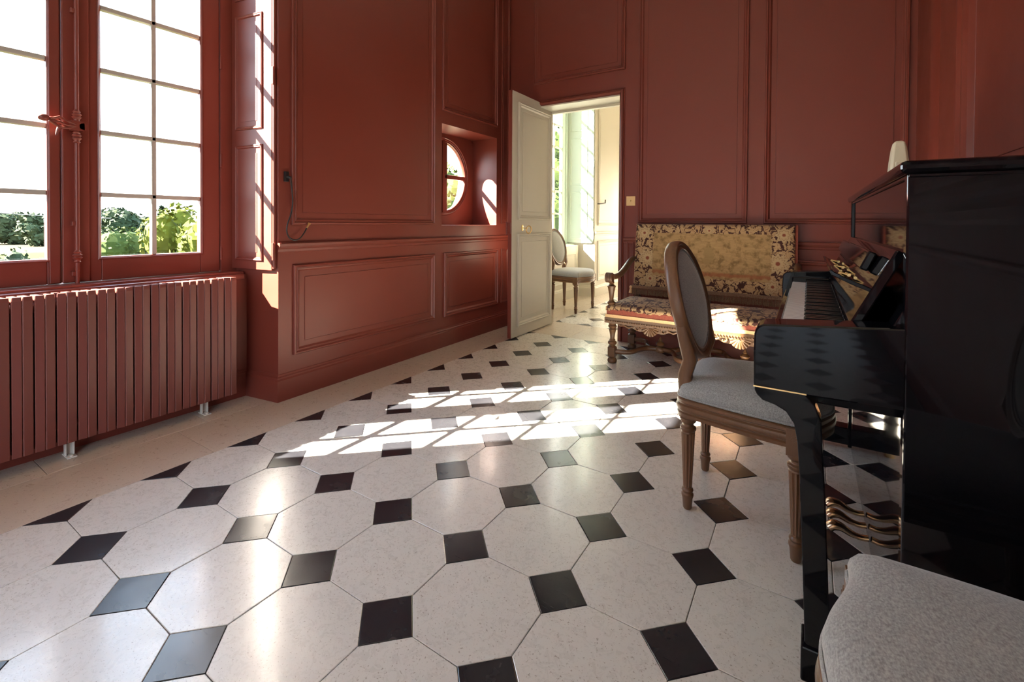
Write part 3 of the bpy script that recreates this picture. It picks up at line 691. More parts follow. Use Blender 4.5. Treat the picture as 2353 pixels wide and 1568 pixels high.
# ================================================================ medallion chairs  (local: faces +x)
def chair_proto():
    root = empty('medallion_chair', (0, 0, 0))
    def outline(s=1.0, grow=0.0, n=18):
        pts = []
        fx, fy, bx, by = 0.205, 0.262, -0.205, 0.202
        for k in range(n * 2 + 1):                       # front edge, y from -fy to fy
            u = k / (n * 2); y = -fy + 2 * fy * u; w = min(1, max(0, (min(u, 1 - u) - 0.06) / 0.38)); pts.append((fx + 0.064 * w * w * (3 - 2 * w), y))
        for k in range(1, n + 1):                        # right side to the back
            u = k / n; x = fx + (bx - fx) * u; pts.append((x, fy + (by - fy) * u + 0.010 * math.sin(PI * u)))
        for k in range(1, n):
            u = k / n; pts.append((bx - 0.018 * math.sin(PI * u), by - 2 * by * u))
        for k in range(0, n):
            u = 1 - k / n; x = fx + (bx - fx) * u; pts.append((x, -(fy + (by - fy) * u + 0.010 * math.sin(PI * u))))
        # soften corners
        for _ in range(2):
            pts = [((pts[i - 1][0] + 2 * pts[i][0] + pts[(i + 1) % len(pts)][0]) / 4, (pts[i - 1][1] + 2 * pts[i][1] + pts[(i + 1) % len(pts)][1]) / 4) for i in range(len(pts))]
        if grow:
            out = []
            for i in range(len(pts)):
                a, b = Vector(pts[i - 1]), Vector(pts[(i + 1) % len(pts)]); d = (b - a).normalized(); out.append((pts[i][0] + d.y * grow, pts[i][1] - d.x * grow))
            pts = out
        return [(x * s, y * s) for x, y in pts]
    ring = lambda s, g, z: [(x, y, z) for x, y in outline(s, g)]
    sf = MB(); sf.loops([ring(0.90, 0, 0.362), ring(1, -0.004, 0.354), ring(1, 0.003, 0.357), ring(1, 0.004, 0.368), ring(1, -0.002, 0.372), ring(1, -0.002, 0.377), ring(1, 0.006, 0.381), ring(1, 0.008, 0.389), ring(1, 0.006, 0.397), ring(1, -0.001, 0.401), ring(1, -0.001, 0.405), ring(1, 0.004, 0.408), ring(1, 0.004, 0.417), ring(1, -0.003, 0.424), ring(0.95, 0, 0.426)], True, True)
    sf.build('seat_frame', 'walnut', root, smooth=35)
    cu = MB(); rr = [ring(1, -0.006, 0.420), ring(1, -0.002, 0.430), ring(1, 0.0, 0.444), ring(0.985, 0, 0.459)]
    for s_, z in ((0.955, 0.471), (0.90, 0.482), (0.80, 0.491), (0.62, 0.498), (0.40, 0.501), (0.18, 0.502)): rr.append(ring(s_, 0, z))
    cu.loops(rr, True, True); cu.build('seat_cushion', 'linen', root, smooth=60)
    pp = MB(); o_ = outline(1, 0.0); pp.tube([(x, y, 0.429) for x, y in o_ + [o_[0]]], 0.0042, 6, cap=False); pp.build('piping', 'linen', root, smooth=60)
    # legs
    prof_f = [(0.012, 0.0), (0.0155, 0.006), (0.018, 0.040), (0.0215, 0.052), (0.0215, 0.058), (0.0165, 0.062), (0.0165, 0.066), (0.0205, 0.070), (0.0195, 0.076), (0.0150, 0.080), (0.0158, 0.085), (0.0160, 0.087), (0.0245, 0.284), (0.0250, 0.286), (0.0235, 0.292), (0.028, 0.298), (0.028, 0.306), (0.020, 0.312), (0.019, 0.320), (0.026, 0.326), (0.029, 0.332), (0.029, 0.342)]
    for x, y in ((0.172, 0.249), (0.172, -0.249), (-0.175, 0.160), (-0.175, -0.160)):
        lg = MB(); lg.lathe(prof_f, (x, y), 40, 10, 0.20, (0.0865, 0.2845))
        front = x > 0
        yy = y if front else y * 1.10
        b0 = 0.030 if front else 0.024
        lg.box(x - b0, x + b0, y - b0 if front else y - 0.026, y + b0 if front else y + 0.026, 0.340, 0.4235)
        l_ = lg.build('leg', 'walnut', root, smooth=40, bevel=0.002)
        if front:
            rs = MB()
            for nx, ny in ((1, 0), (0, 1 if y > 0 else -1)):
                c = Vector((x + nx * (b0 + 0.000), y + ny * (b0 + 0.000), 0.386))
                for r, h in ((0.020, 0.002), (0.015, 0.0055), (0.007, 0.009)):
                    rs.tube([c, c + Vector((nx, ny, 0)) * h], r, 14)
            rs.build('rosette', 'walnut', l_, smooth=40)
    # oval back, leaning and slightly bowed
    CZ, SH, SW, LEAN = 0.757, 0.212, 0.205, 0.235
    def bk(y, z, d=0.0):          # point on the back surface; d = offset along its normal (towards the front)
        x = -0.158 - (z - 0.54) * LEAN - 0.10 * max(0, z - 0.80) ** 2 - 0.35 * (0.205 ** 2 - y * y) * 0.5
        return (x + d, y, z + d * LEAN)
    nA = 72
    def oval(k, d): return [bk((SW + k) * math.sin(2 * PI * i / nA), CZ + (SH + k) * math.cos(2 * PI * i / nA), d) for i in range(nA)]
    fr = MB(); fr.loops([oval(-0.020, 0.016), oval(-0.017, 0.022), oval(-0.012, 0.022), oval(-0.008, 0.017), oval(-0.004, 0.017), oval(0.002, 0.024), oval(0.010, 0.024), oval(0.015, 0.017), oval(0.017, 0.006), oval(0.017, -0.006), oval(0.015, -0.016), oval(0.009, -0.022), oval(0.002, -0.022), oval(-0.003, -0.016), oval(-0.008, -0.016), oval(-0.012, -0.020), oval(-0.018, -0.018), oval(-0.021, -0.012), oval(-0.020, 0.016)])
    bf = fr.build('backrest_frame', 'walnut', root, smooth=50)
    for sgn, nm in ((1, 'back_cushion'), (-1, 'rear_upholstery')):
        pd = MB(); dome = 0.026 if sgn > 0 else 0.010; base = 0.012
        rr = []
        for s_ in (1.0, 0.985, 0.95, 0.88, 0.75, 0.55, 0.32, 0.1):
            h = base + dome * (1 - s_ ** 4) if s_ < 1 else base - 0.004
            rr.append([bk((SW - 0.017) * s_ * math.sin(2 * PI * i / nA), CZ + (SH - 0.017) * s_ * math.cos(2 * PI * i / nA), sgn * h) for i in range(nA)])
        pd.loops(rr, False, True); pd.build(nm, 'linen', root, smooth=60)
        pi = MB(); q = [bk((SW - 0.021) * math.sin(2 * PI * i / nA), CZ + (SH - 0.021) * math.cos(2 * PI * i / nA), sgn * 0.0165) for i in range(nA + 1)]
        pi.tube(q, 0.0038, 6, cap=False); pi.build('back_piping', 'linen', root, smooth=60)
    for sy in (1, -1):
        po = MB()
        path = [(-0.178, sy * 0.163, 0.345), (-0.180, sy * 0.166, 0.43), (-0.186, sy * 0.168, 0.50), bk(sy * 0.172, 0.560, -0.003), bk(sy * 0.181, 0.610, -0.003), bk(sy * 0.193, 0.665, -0.003), bk(sy * 0.203, 0.715, -0.002), bk(sy * 0.207, 0.76, 0)]
        hw = [(0.026, 0.024), (0.025, 0.023), (0.024, 0.019), (0.024, 0.019), (0.023, 0.018), (0.020, 0.015), (0.015, 0.010), (0.006, 0.006)]
        rings = []
        for (px, py, pz), (a, b) in zip(path, hw):
            rings.append([(px + a * c1, py + b * c2, pz) for c1, c2 in ((-1, -0.7), (-0.7, -1), (0.7, -1), (1, -0.7), (1, 0.7), (0.7, 1), (-0.7, 1), (-1, 0.7))])
        po.loops(rings, True, True); po.build('back_post', 'walnut', root, smooth=45)
    return root
ch = chair_proto()
ch.location = (2.083, 1.437, 0); ch.rotation_euler = (0, 0, math.radians(-1.0))
tag(ch, 'oval-back walnut chair with grey linen seat drawn up to the piano keyboard', 'chair', 'oval-back chairs')
c2 = copy_tree(ch); c2.location = (2.566, 0.290, 0); c2.rotation_euler = (0, 0, PI + math.radians(6.0))
tag(c2, 'nearest grey linen chair, cut off by the picture edge beside the piano', 'chair', 'oval-back chairs')
c3 = copy_tree(ch); c3.location = (-0.165, 4.66, 0); c3.rotation_euler = (0, 0, math.radians(0))
tag(c3, 'oval-back grey chair standing in the room beyond the open door', 'chair', 'oval-back chairs')
# ================================================================ tapestry settee
def tapestry(name, cu, cv, hu, hv, axes, center=True):
    """woven leaf scrolls (cream on dark brown); with a golden landscape field in the middle"""
    m, t, b = new_mat(name); tc = t.nodes.new('ShaderNodeTexCoord'); sx = t.nodes.new('ShaderNodeSeparateXYZ'); L(t, tc.outputs['Object'], sx.inputs[0])
    U = mth(t, 'SUBTRACT', sx.outputs[axes[0]], cu); V = mth(t, 'SUBTRACT', sx.outputs[axes[1]], cv)
    if not center: V = mth(t, 'SUBTRACT', V, mth(t, 'MULTIPLY', sx.outputs['Z'], 1.0))
    cx = t.nodes.new('ShaderNodeCombineXYZ'); L(t, mth(t, 'ABSOLUTE', U), cx.inputs[0]); L(t, V, cx.inputs[1])
    nz = noise(t, cx.outputs[0], 15.0, 3, 0.5, out='Color'); vm = t.nodes.new('ShaderNodeVectorMath'); vm.operation = 'MULTIPLY_ADD'
    vm.inputs[1].default_value = (0.13, 0.13, 0.0); L(t, nz, vm.inputs[0]); L(t, cx.outputs[0], vm.inputs[2])
    vo = t.nodes.new('ShaderNodeTexVoronoi'); vo.feature = 'DISTANCE_TO_EDGE'; vo.inputs['Scale'].default_value = 19.0; L(t, vm.outputs[0], vo.inputs['Vector'])
    n2 = noise(t, vm.outputs[0], 34, 3, 0.6)
    leaf = mth(t, 'ADD', vo.outputs['Distance'], mth(t, 'MULTIPLY', mth(t, 'SUBTRACT', n2, 0.5), 0.75))
    mask = ramp(t, leaf, [(0.060, 0.0), (0.085, 1.0)])
    vein = ramp(t, noise(t, vm.outputs[0], 90, 2), [(0.36, 0.75), (0.50, 0.0)])
    cream = mixc(t, noise(t, cx.outputs[0], 7, 3), (0.36, 0.222, 0.108), (0.49, 0.34, 0.185)); cream = mixc(t, vein, cream, (0.24, 0.13, 0.055))
    colr = mixc(t, mask, (0.052, 0.014, 0.010), cream)
    def flower(col, fu, fv, r, pet, both=True):
        u = mth(t, 'SUBTRACT', mth(t, 'ABSOLUTE', U) if both else U, fu); v = mth(t, 'SUBTRACT', V, fv)
        rr = mth(t, 'SQRT', mth(t, 'ADD', mth(t, 'MULTIPLY', u, u), mth(t, 'MULTIPLY', v, v))); an = mth(t, 'ARCTAN2', v, u)
        lim = mth(t, 'MULTIPLY_ADD', mth(t, 'COSINE', mth(t, 'MULTIPLY', an, pet)), r * 0.16, r)
        q = mth(t, 'DIVIDE', rr, lim)
        c_ = ramp(t, q, [(0.0, (0.20, 0.05, 0.02)), (0.20, (0.22, 0.06, 0.03)), (0.24, (0.46, 0.34, 0.19)), (0.60, (0.44, 0.31, 0.16)), (0.64, (0.15, 0.065, 0.03)), (0.70, (0.46, 0.34, 0.19)), (0.95, (0.40, 0.28, 0.15)), (1.0, (0.05, 0.016, 0.01))])
        return mixc(t, ramp(t, q, [(0.98, 1.0), (1.04, 0.0)]), col, c_)
    if center:
        colr = flower(colr, hu - 0.075, hv - 0.075, 0.052, 8); colr = flower(colr, hu - 0.110, -0.02, 0.068, 12); colr = flower(colr, hu - 0.14, -hv + 0.075, 0.050, 7)
        colr = flower(colr, 0.0, hv - 0.05, 0.034, 8)
        # landscape field
        st = t.nodes.new('ShaderNodeCombineXYZ'); L(t, mth(t, 'MULTIPLY', U, 9.0), st.inputs[0]); L(t, mth(t, 'MULTIPLY', V, 42.0), st.inputs[1])
        w = noise(t, st.outputs[0], 1.6, 4, 0.65); w2 = noise(t, cx.outputs[0], 16, 5, 0.65)
        fld = mixc(t, w, (0.22, 0.128, 0.052), (0.49, 0.325, 0.145)); fld = mixc(t, ramp(t, w2, [(0.48, 0.0), (0.62, 0.75)]), fld, (0.13, 0.078, 0.028))
        # standing figure and its plinth, reddish ground below
        du = mth(t, 'DIVIDE', mth(t, 'ADD', U, mth(t, 'MULTIPLY', mth(t, 'SUBTRACT', w2, 0.5), 0.12)), 0.045); dv = mth(t, 'DIVIDE', mth(t, 'ADD', V, -0.015), 0.085)
        fg = mth(t, 'ADD', mth(t, 'MULTIPLY', du, du), mth(t, 'MULTIPLY', dv, dv))
        fld = mixc(t, ramp(t, fg, [(0.5, 0.75), (1.1, 0.0)]), fld, mixc(t, w2, (0.11, 0.07, 0.025), (0.42, 0.28, 0.12)))
        gr = ramp(t, mth(t, 'ADD', V, mth(t, 'MULTIPLY', mth(t, 'SUBTRACT', w, 0.5), 0.10)), [(0.0, 0.0), (1.0, 0.0)])
        g2 = mth(t, 'ABSOLUTE', mth(t, 'ADD', mth(t, 'ADD', V, 0.125), mth(t, 'MULTIPLY', mth(t, 'SUBTRACT', w2, 0.5), 0.06)))
        fld = mixc(t, ramp(t, g2, [(0.008, 0.75), (0.020, 0.0)]), fld, (0.27, 0.085, 0.035))
        e_ = mth(t, 'MAXIMUM', mth(t, 'DIVIDE', mth(t, 'ABSOLUTE', U), hu - 0.145), mth(t, 'DIVIDE', mth(t, 'ABSOLUTE', mth(t, 'SUBTRACT', V, 0.015)), hv - 0.085))
        e_ = mth(t, 'ADD', e_, mth(t, 'MULTIPLY', mth(t, 'SUBTRACT', n2, 0.5), 0.10))
        colr = mixc(t, ramp(t, e_, [(0.97, 1.0), (0.99, 0.0)]), colr, fld)
    L(t, colr, b.inputs['Base Color']); b.inputs['Roughness'].default_value = 0.95; b.inputs['Sheen Weight'].default_value = 0.15
    wv = noise(t, tc.outputs['Object'], 500, 2); bump(t, b, mth(t, 'ADD', wv, mth(t, 'MULTIPLY', mask, 0.6)), 0.3, 0.002)
    return m
BX0, BX1, BY0, BY1 = 0.985, 2.245, 2.815, 3.345
bxc = (BX0 + BX1) / 2
st = tag(empty('tapestry_settee', (bxc, 3.08, 0.0)), 'carved walnut settee upholstered in tapestry against the end wall', 'settee')
lx = [BX0 + 0.045, bxc, BX1 - 0.045]
TURN = [(0.026, 0.0), (0.034, 0.006), (0.036, 0.020), (0.030, 0.034), (0.022, 0.040), (0.026, 0.046), (0.026, 0.050)]
TURN2 = [(0.024, 0.118), (0.032, 0.122), (0.024, 0.128), (0.019, 0.134), (0.030, 0.142), (0.034, 0.152), (0.030, 0.162), (0.019, 0.168), (0.024, 0.173), (0.019, 0.178), (0.016, 0.184), (0.019, 0.215), (0.027, 0.250), (0.030, 0.256), (0.021, 0.262), (0.030, 0.270), (0.033, 0.280), (0.024, 0.290), (0.028, 0.296), (0.030, 0.305), (0.030, 0.318)]
def turned(x, y, rear=False):
    g = MB(); g.lathe(TURN, (x, y), 20); g.box(x - 0.027, x + 0.027, y - 0.027, y + 0.027, 0.048, 0.120); g.lathe(TURN2, (x, y), 24)
    return g.build('leg', 'walnut_dark' if rear else 'gilt', st, smooth=45, bevel=0.0015)
for x in lx: turned(x, BY0 + 0.035); turned(x, BY1 - 0.03, True)
# curved stretchers crossing in each bay, with a finial on the crossing
for x0, x1 in ((lx[0], lx[1]), (lx[1], lx[2])):
    xm, ym = (x0 + x1) / 2, (BY0 + BY1) / 2 + 0.02
    for xx, yy in ((x0, BY0 + 0.035), (x1, BY0 + 0.035), (x0, BY1 - 0.03), (x1, BY1 - 0.03)):
        sgn = 1 if yy < ym else -1
        c1 = (xx + (xm - xx) * 0.42, yy + (ym - yy) * 0.15, 0.088); c2_ = (xm - (xm - xx) * 0.30, ym - (ym - yy) * 0.10, 0.088)
        path = cr([(xx, yy, 0.085), c1, ((c1[0] + c2_[0]) / 2, (c1[1] + c2_[1]) / 2 + sgn * 0.02, 0.09), c2_, (xm, ym, 0.088)], 5)
        s_ = MB(); s_.tube(path, 0.019, 10, flat=0.75); s_.build('stretcher', 'walnut_dark', st, smooth=60)
    g = MB(); g.lathe([(0.030, 0.066), (0.034, 0.074), (0.034, 0.100), (0.026, 0.108), (0.020, 0.112), (0.030, 0.122), (0.033, 0.130), (0.024, 0.142), (0.012, 0.148), (0.016, 0.155), (0.010, 0.164), (0.004, 0.180)], (xm, ym), 18); g.build('finial', 'gilt', st, smooth=50)
# seat rail with beading, and the seat
r_ = MB(); r_.box(BX0, BX1, BY0, BY1, 0.318, 0.345); rail = r_.build('seat_rail', 'walnut_dark', st, bevel=0.006)
r_ = MB(); mould_path(r_, [(BX0, BY1), (BX0, BY0), (BX1, BY0), (BX1, BY1)][::-1], [(-0.004, 0.306), (0.004, 0.310), (0.012, 0.320), (0.006, 0.326), (0.016, 0.334), (0.018, 0.342), (0.010, 0.347), (-0.004, 0.347)]) ; r_.build('rail_moulding', 'gilt', rail)
bd = MB()
for k in range(70):
    x = BX0 + 0.01 + (BX1 - BX0 - 0.02) * k / 69; bd.sphere((x, BY0 - 0.012, 0.324), 0.0062, 6, 4)
bd.build('beading', 'gilt', rail, smooth=60)
r_ = MB(); r_.box(BX0 + 0.006, BX1 - 0.006, BY0 + 0.004, BY1 - 0.01, 0.345, 0.415); r_.build('seat_side', 'velvet', st, bevel=0.008)
r_ = MB(); mould_path(r_, [(BX1 - 0.005, BY1 - 0.01), (BX1 - 0.005, BY0 + 0.003), (BX0 + 0.005, BY0 + 0.003), (BX0 + 0.005, BY1 - 0.01)], [(-0.004, 0.346), (0.004, 0.347), (0.006, 0.352), (0.006, 0.366), (0.003, 0.370), (-0.004, 0.371)]); r_.build('braid', 'galloon', st)
# tapestry seat cover with a scalloped hem
sc = MB(); rings = []; per = []
x0, x1, y0_, y1_ = BX0 + 0.004, BX1 - 0.004, BY0 + 0.001, BY1 - 0.008
nx, ny = 150, 60
for k in range(nx): per.append((x0 + (x1 - x0) * k / nx, y0_))
for k in range(ny): per.append((x1, y0_ + (y1_ - y0_) * k / ny))
for k in range(nx): per.append((x1 - (x1 - x0) * k / nx, y1_))
for k in range(ny): per.append((x0, y1_ - (y1_ - y0_) * k / ny))
rh = random.Random(5); ph = [rh.uniform(0, 6.28) for _ in range(4)]
def hem(i):
    a = i / len(per) * 2 * PI
    return 0.415 - 0.009 * abs(math.sin(a * 23 + ph[0])) - 0.006 * abs(math.sin(a * 57 + ph[1])) + 0.005 * math.sin(a * 11 + ph[2])
cxm, cym = (x0 + x1) / 2, (y0_ + y1_) / 2
def rr_(ins, z, hemmed=False):
    out = []
    for i, (x, y) in enumerate(per):
        X = max(x0 + ins, min(x1 - ins, x)); Y = max(y0_ + ins, min(y1_ - ins, y)); out.append((X, Y, hem(i) if hemmed else z))
    return out
sc.loops([rr_(-0.004, 0, True), rr_(-0.005, 0.419), rr_(-0.002, 0.427), rr_(0.010, 0.436), rr_(0.05, 0.449), rr_(0.12, 0.460), rr_(0.20, 0.466), rr_(0.262, 0.468)], False, True)
sc.build('seat_cover', tapestry('seat_tapestry', 0, 0, 0.6, 0.27, ('X', 'Y'), False), st, smooth=60)
# carved shell aprons
for x0, x1 in ((lx[0], lx[1]), (lx[1], lx[2])):
    xm = (x0 + x1) / 2; ya = BY0 + 0.012
    ap = MB()
    top = [(x0 + 0.06 + (x1 - x0 - 0.12) * k / 24, 0.318) for k in range(25)]
    bot = []
    for k in range(25):
        u = abs(k / 24 * 2 - 1); bot.append((top[k][0], 0.318 - (0.052 * (1 - u) ** 0.8 + 0.016 * (0.5 + 0.5 * math.cos(u * 5 * PI)) * (1 - u) + 0.006)))
    ap.prism(top + bot[::-1], ya, ya + 0.014, 'y'); apr = ap.build('carved_apron', 'gilt', st)
    sh = MB(); nR = 9
    for k in range(nR):
        a = PI + PI * (k + 0.5) / nR; tip = (xm + 0.062 * math.cos(a), ya - 0.006, 0.312 + 0.066 * math.sin(a))
        sh.tube([(xm + 0.008 * math.cos(a), ya - 0.010, 0.308 + 0.008 * math.sin(a)), ((xm + tip[0]) / 2, ya - 0.012, (0.312 + tip[2]) / 2), tip], [0.003, 0.008, 0.0125], 8)
    sh.build('shell', 'gilt', apr, smooth=60)
    for sgn in (-1, 1):
        sv = MB()
        path = [(xm + sgn * (0.098 + (0.030 - 0.0025 * q) * math.cos(q * 0.62 + 0.6)), ya - 0.007, 0.290 + (0.026 - 0.0022 * q) * math.sin(q * 0.62 + 0.6)) for q in range(11)]
        sv.tube(path, [0.008 - 0.0004 * q for q in range(11)], 8)
        sv.tube(cr([(xm + sgn * 0.125, ya - 0.006, 0.300), (xm + sgn * 0.160, ya - 0.007, 0.286), (xm + sgn * 0.192, ya - 0.007, 0.300), (xm + sgn * 0.218, ya - 0.006, 0.294), (xm + sgn * 0.228, ya - 0.006, 0.306)], 4), 0.0075, 8)
        sv.sphere((xm + sgn * 0.226, ya - 0.006, 0.299), 0.010, 8, 6)
        sv.build('scroll', 'gilt', apr, smooth=60)
# arms
for x, sg in ((BX0 + 0.035, -1), (BX1 - 0.035, 1)):
    g = MB(); g.lathe([(0.024, 0.415), (0.030, 0.425), (0.022, 0.436), (0.028, 0.446), (0.032, 0.456), (0.022, 0.466), (0.018, 0.472), (0.015, 0.480), (0.019, 0.520), (0.027, 0.566), (0.031, 0.574), (0.034, 0.582), (0.020, 0.590), (0.016, 0.598), (0.022, 0.606), (0.018, 0.622)], (x, BY0 + 0.035), 20); g.build('arm_post', 'gilt', st, smooth=45)
    path = cr([(x + 0.02 * sg * 0, 3.36, 0.762), (x + 0.004, 3.27, 0.742), (x + 0.006, 3.14, 0.692), (x + 0.004, 3.02, 0.655), (x, 2.93, 0.645), (x - 0.004, 2.87, 0.656), (x - 0.006, 2.835, 0.664), (x - 0.006, 2.800, 0.650)], 5)
    a_ = MB(); a_.tube(path, [0.020 + 0.003 * math.sin(i * 0.15) for i in range(len(path))], 12, flat=1.1); arm = a_.build('arm', 'walnut_dark', st, smooth=60)
    v_ = MB()
    for q in (-0.020, -0.010, 0.0, 0.010, 0.020):
        pts = [(x - 0.004 + q, 2.815 + 0.028 * math.cos(w), 0.648 + 0.032 * math.sin(w)) for w in [2 * PI * i / 16 for i in range(17)]]
        v_.tube(pts, 0.0075, 6, cap=False)
    v_.tube([(x - 0.028, 2.815, 0.648), (x + 0.022, 2.815, 0.648)], 0.026, 14)
    v_.build('scroll_end', 'walnut_dark', arm, smooth=60)
# back
bkx0, bkx1 = 1.028, 2.192
def bky(z): return 3.335 + (z - 0.53) * 0.14
f = MB()
def bp(x, z, d): return (x, bky(z) + d, z)
ringsb = []
for d, ins in ((0.050, 0.0), (0.010, 0.0), (-0.004, 0.006), (-0.012, 0.020), (-0.016, 0.08)):
    ringsb.append([bp(bkx0 + ins, 0.525 + ins, d), bp(bkx1 - ins, 0.525 + ins, d), bp(bkx1 - ins, 1.052 - ins, d), bp(bkx0 + ins, 1.052 - ins, d)])
f.loops(ringsb, True, True)
f.build('back_panel', tapestry('back_tapestry', 0, 0.79, (bkx1 - bkx0) / 2, 0.263, ('X', 'Z'), True), st, smooth=50)
f = MB(); f.loops([[bp(bkx0 - 0.004, 0.50, 0.052), bp(bkx1 + 0.016, 0.50, 0.052), bp(bkx1 + 0.016, 1.05, 0.052), bp(bkx0 - 0.004, 1.05, 0.052)], [bp(bkx0 - 0.004, 0.50, 0.012), bp(bkx1 + 0.016, 0.50, 0.012), bp(bkx1 + 0.016, 1.05, 0.012), bp(bkx0 - 0.004, 1.05, 0.012)]], True, True); f.build('back_lining', 'velvet', st)
for x in (bkx0 + 0.03, bxc, bkx1 - 0.03):
    f = MB(); f.box(x - 0.02, x + 0.02, 3.345, 3.385, 0.30, 0.62); f.build('back_upright', 'walnut_dark', st)
br = MB(); br.loops([[bp(bkx0 - 0.010, 0.512, 0.0), bp(bkx0 - 0.010, 0.536, 0.0), bp(bkx0 - 0.010, 0.536, -0.016), bp(bkx0 - 0.010, 0.512, -0.018)], [bp(bkx1 + 0.004, 0.512, 0.0), bp(bkx1 + 0.004, 0.536, 0.0), bp(bkx1 + 0.004, 0.536, -0.016), bp(bkx1 + 0.004, 0.512, -0.018)]], True, True); brd = br.build('fringe_braid', 'fringe', st)
fr = MB(); rf = random.Random(9)
nf = 150
for k in range(nf):
    x = bkx0 - 0.008 + (bkx1 - bkx0 + 0.010) * k / (nf - 1); dz = rf.uniform(-0.004, 0.004)
    fr.tube([(x, bky(0.51) - 0.010, 0.514), (x + rf.uniform(-0.002, 0.002), bky(0.5) - 0.014, 0.490), (x + rf.uniform(-0.003, 0.003), bky(0.48) - 0.012, 0.462 + dz)], [0.0022, 0.0035, 0.0042], 5)
fo = fr.build('fringe', 'fringe', st, smooth=60); fo['kind'] = 'stuff'
ts = MB(); ts.sphere((bkx0 - 0.012, 3.318, 0.520), 0.013, 10, 8); ts.tube([(bkx0 - 0.012, 3.318, 0.512), (bkx0 - 0.014, 3.316, 0.470)], [0.008, 0.016], 10); ts.build('tassel', 'galloon', st, smooth=60)

# ================================================================ upright piano
YN, YE = 0.72, 2.225
XF = 2.44
pn = tag(empty('upright_piano', (2.62, (YN + YE) / 2, 0.0)), 'glossy black upright piano with its keyboard open', 'piano')
def bxp(nm, x0, x1, y0, y1, z0, z1, mat='lacquer', bev=0.003, parent=None):
    g = MB(); g.box(x0, x1, y0, y1, z0, z1); return g.build(nm, mat, parent or pn, bevel=bev)
ZT = 1.164
bxp('side_panel', XF, 2.835, YN, YN + 0.036, 0.0, ZT, bev=0.004); bxp('side_panel', XF, 2.835, YE - 0.036, YE, 0.0, ZT, bev=0.004)
bxp('lid', XF - 0.012, 2.845, YN - 0.014, YE + 0.014, ZT, ZT + 0.026, bev=0.009)
bxp('lid_rail', XF + 0.002, 2.83, YN - 0.002, YE + 0.002, ZT - 0.008, ZT, bev=0.002)
bxp('upper_panel', XF + 0.008, XF + 0.03, YN + 0.036, YE - 0.036, 0.86, ZT - 0.008, bev=0.002)
bxp('lower_panel', XF + 0.008, XF + 0.03, YN + 0.036, YE - 0.036, 0.022, 0.645, bev=0.002)
bxp('bottom_board', XF + 0.035, 2.82, YN + 0.036, YE - 0.036, 0.012, 0.100, bev=0.003)
bxp('back_board', 2.80, 2.83, YN + 0.036, YE - 0.036, 0.02, ZT - 0.01)
bxp('key_bed', 2.205, XF + 0.01, YN + 0.06, YE - 0.06, 0.640, 0.690, bev=0.004)
bxp('key_slip', 2.186, 2.206, YN + 0.075, YE - 0.075, 0.662, 0.762, bev=0.004)
def cheek(y0, y1):
    pts = [(XF + 0.004, 0.846), (2.19, 0.824)] + [(2.166 + 0.026 - 0.026 * math.sin(a) , 0.798 + 0.026 * math.cos(a)) for a in (0.3, 0.7, 1.1, PI / 2)] + [(2.165, 0.76), (2.166, 0.676), (2.270, 0.672), (XF + 0.004, 0.676)]
    g = MB(); g.prism(pts, y0, y1, 'y'); return g.build('cheek', 'lacquer', pn, bevel=0.004)
cheek(YN, YN + 0.085); cheek(YE - 0.085, YE)
def legp(y0, y1):
    out = [(2.166, 0.678), (2.168, 0.664), (2.173, 0.654), (2.185, 0.643), (2.211, 0.637), (2.233, 0.626), (2.249, 0.601), (2.256, 0.560), (2.261, 0.485), (2.270, 0.266), (2.2755, 0.10)]
    inn = [(2.324, 0.10), (2.317, 0.286), (2.311, 0.441), (2.304, 0.563), (2.301, 0.617), (2.289, 0.652), (2.270, 0.674)]
    g = MB(); g.prism(out + inn, y0, y1, 'y'); return g.build('leg', 'lacquer', pn, bevel=0.003)
legp(YN + 0.003, YN + 0.062); legp(YE - 0.062, YE - 0.003)
for y0, y1 in ((YN - 0.004, YN + 0.07), (YE - 0.07, YE + 0.004)):
    bxp('toe_block', 2.268, XF + 0.01, y0, y1, 0.024, 0.104, bev=0.004)
    g = MB(); g.tube([(2.30, (y0 + y1) / 2, 0.0), (2.30, (y0 + y1) / 2, 0.026)], 0.02, 14); g.build('castor', 'brass', pn, smooth=40)
g = MB(); g.box(2.1655, 2.272, YN - 0.001, YN + 0.001, 0.6735, 0.6765); g.build('edge_highlight', 'brass', pn)  # reflected highlight under the cheek lip, modelled as a thin brass strip
# keys: 52 white, 36 black
K0, K1 = YN + 0.125, YE - 0.125
kw = (K1 - K0) / 52
wm = MB(); wm.box(0, 0.150, 0.0010, kw - 0.0010, -0.020, 0.0); wk = wm.build('white_key', 'ivory', pn, world=False, bevel=0.0012)
bm_ = MB(); bm_.prism([(0.0, 0.0), (0.096, 0.0), (0.096, 0.0125), (0.006, 0.0105)], 0.0, 0.011, 'y'); bk_ = bm_.build('black_key', 'ebony', pn, world=False, bevel=0.001)
ZK = 0.782; pl_ = Vector(pn.location)
for k in range(52):
    o = wk if k == 0 else wk.copy()
    if k: COL.objects.link(o); o.parent = pn
    o.location = Vector((2.210, K0 + k * kw, ZK)) - pl_
nb = 0
for k in range(51):      # keys run from the far (bass) end: A B C ...
    if (50 - k) % 7 in (0, 2, 3, 5, 6):
        o = bk_ if nb == 0 else bk_.copy()
        if nb: COL.objects.link(o); o.parent = pn
        nb += 1; o.location = Vector((2.262, K0 + (k + 1) * kw - 0.0055, ZK)) - pl_
for y0, y1 in ((YN + 0.085, K0 - 0.002), (K1 + 0.002, YE - 0.085)): bxp('key_block', 2.206, 2.40, y0, y1, 0.69, 0.805, bev=0.005)
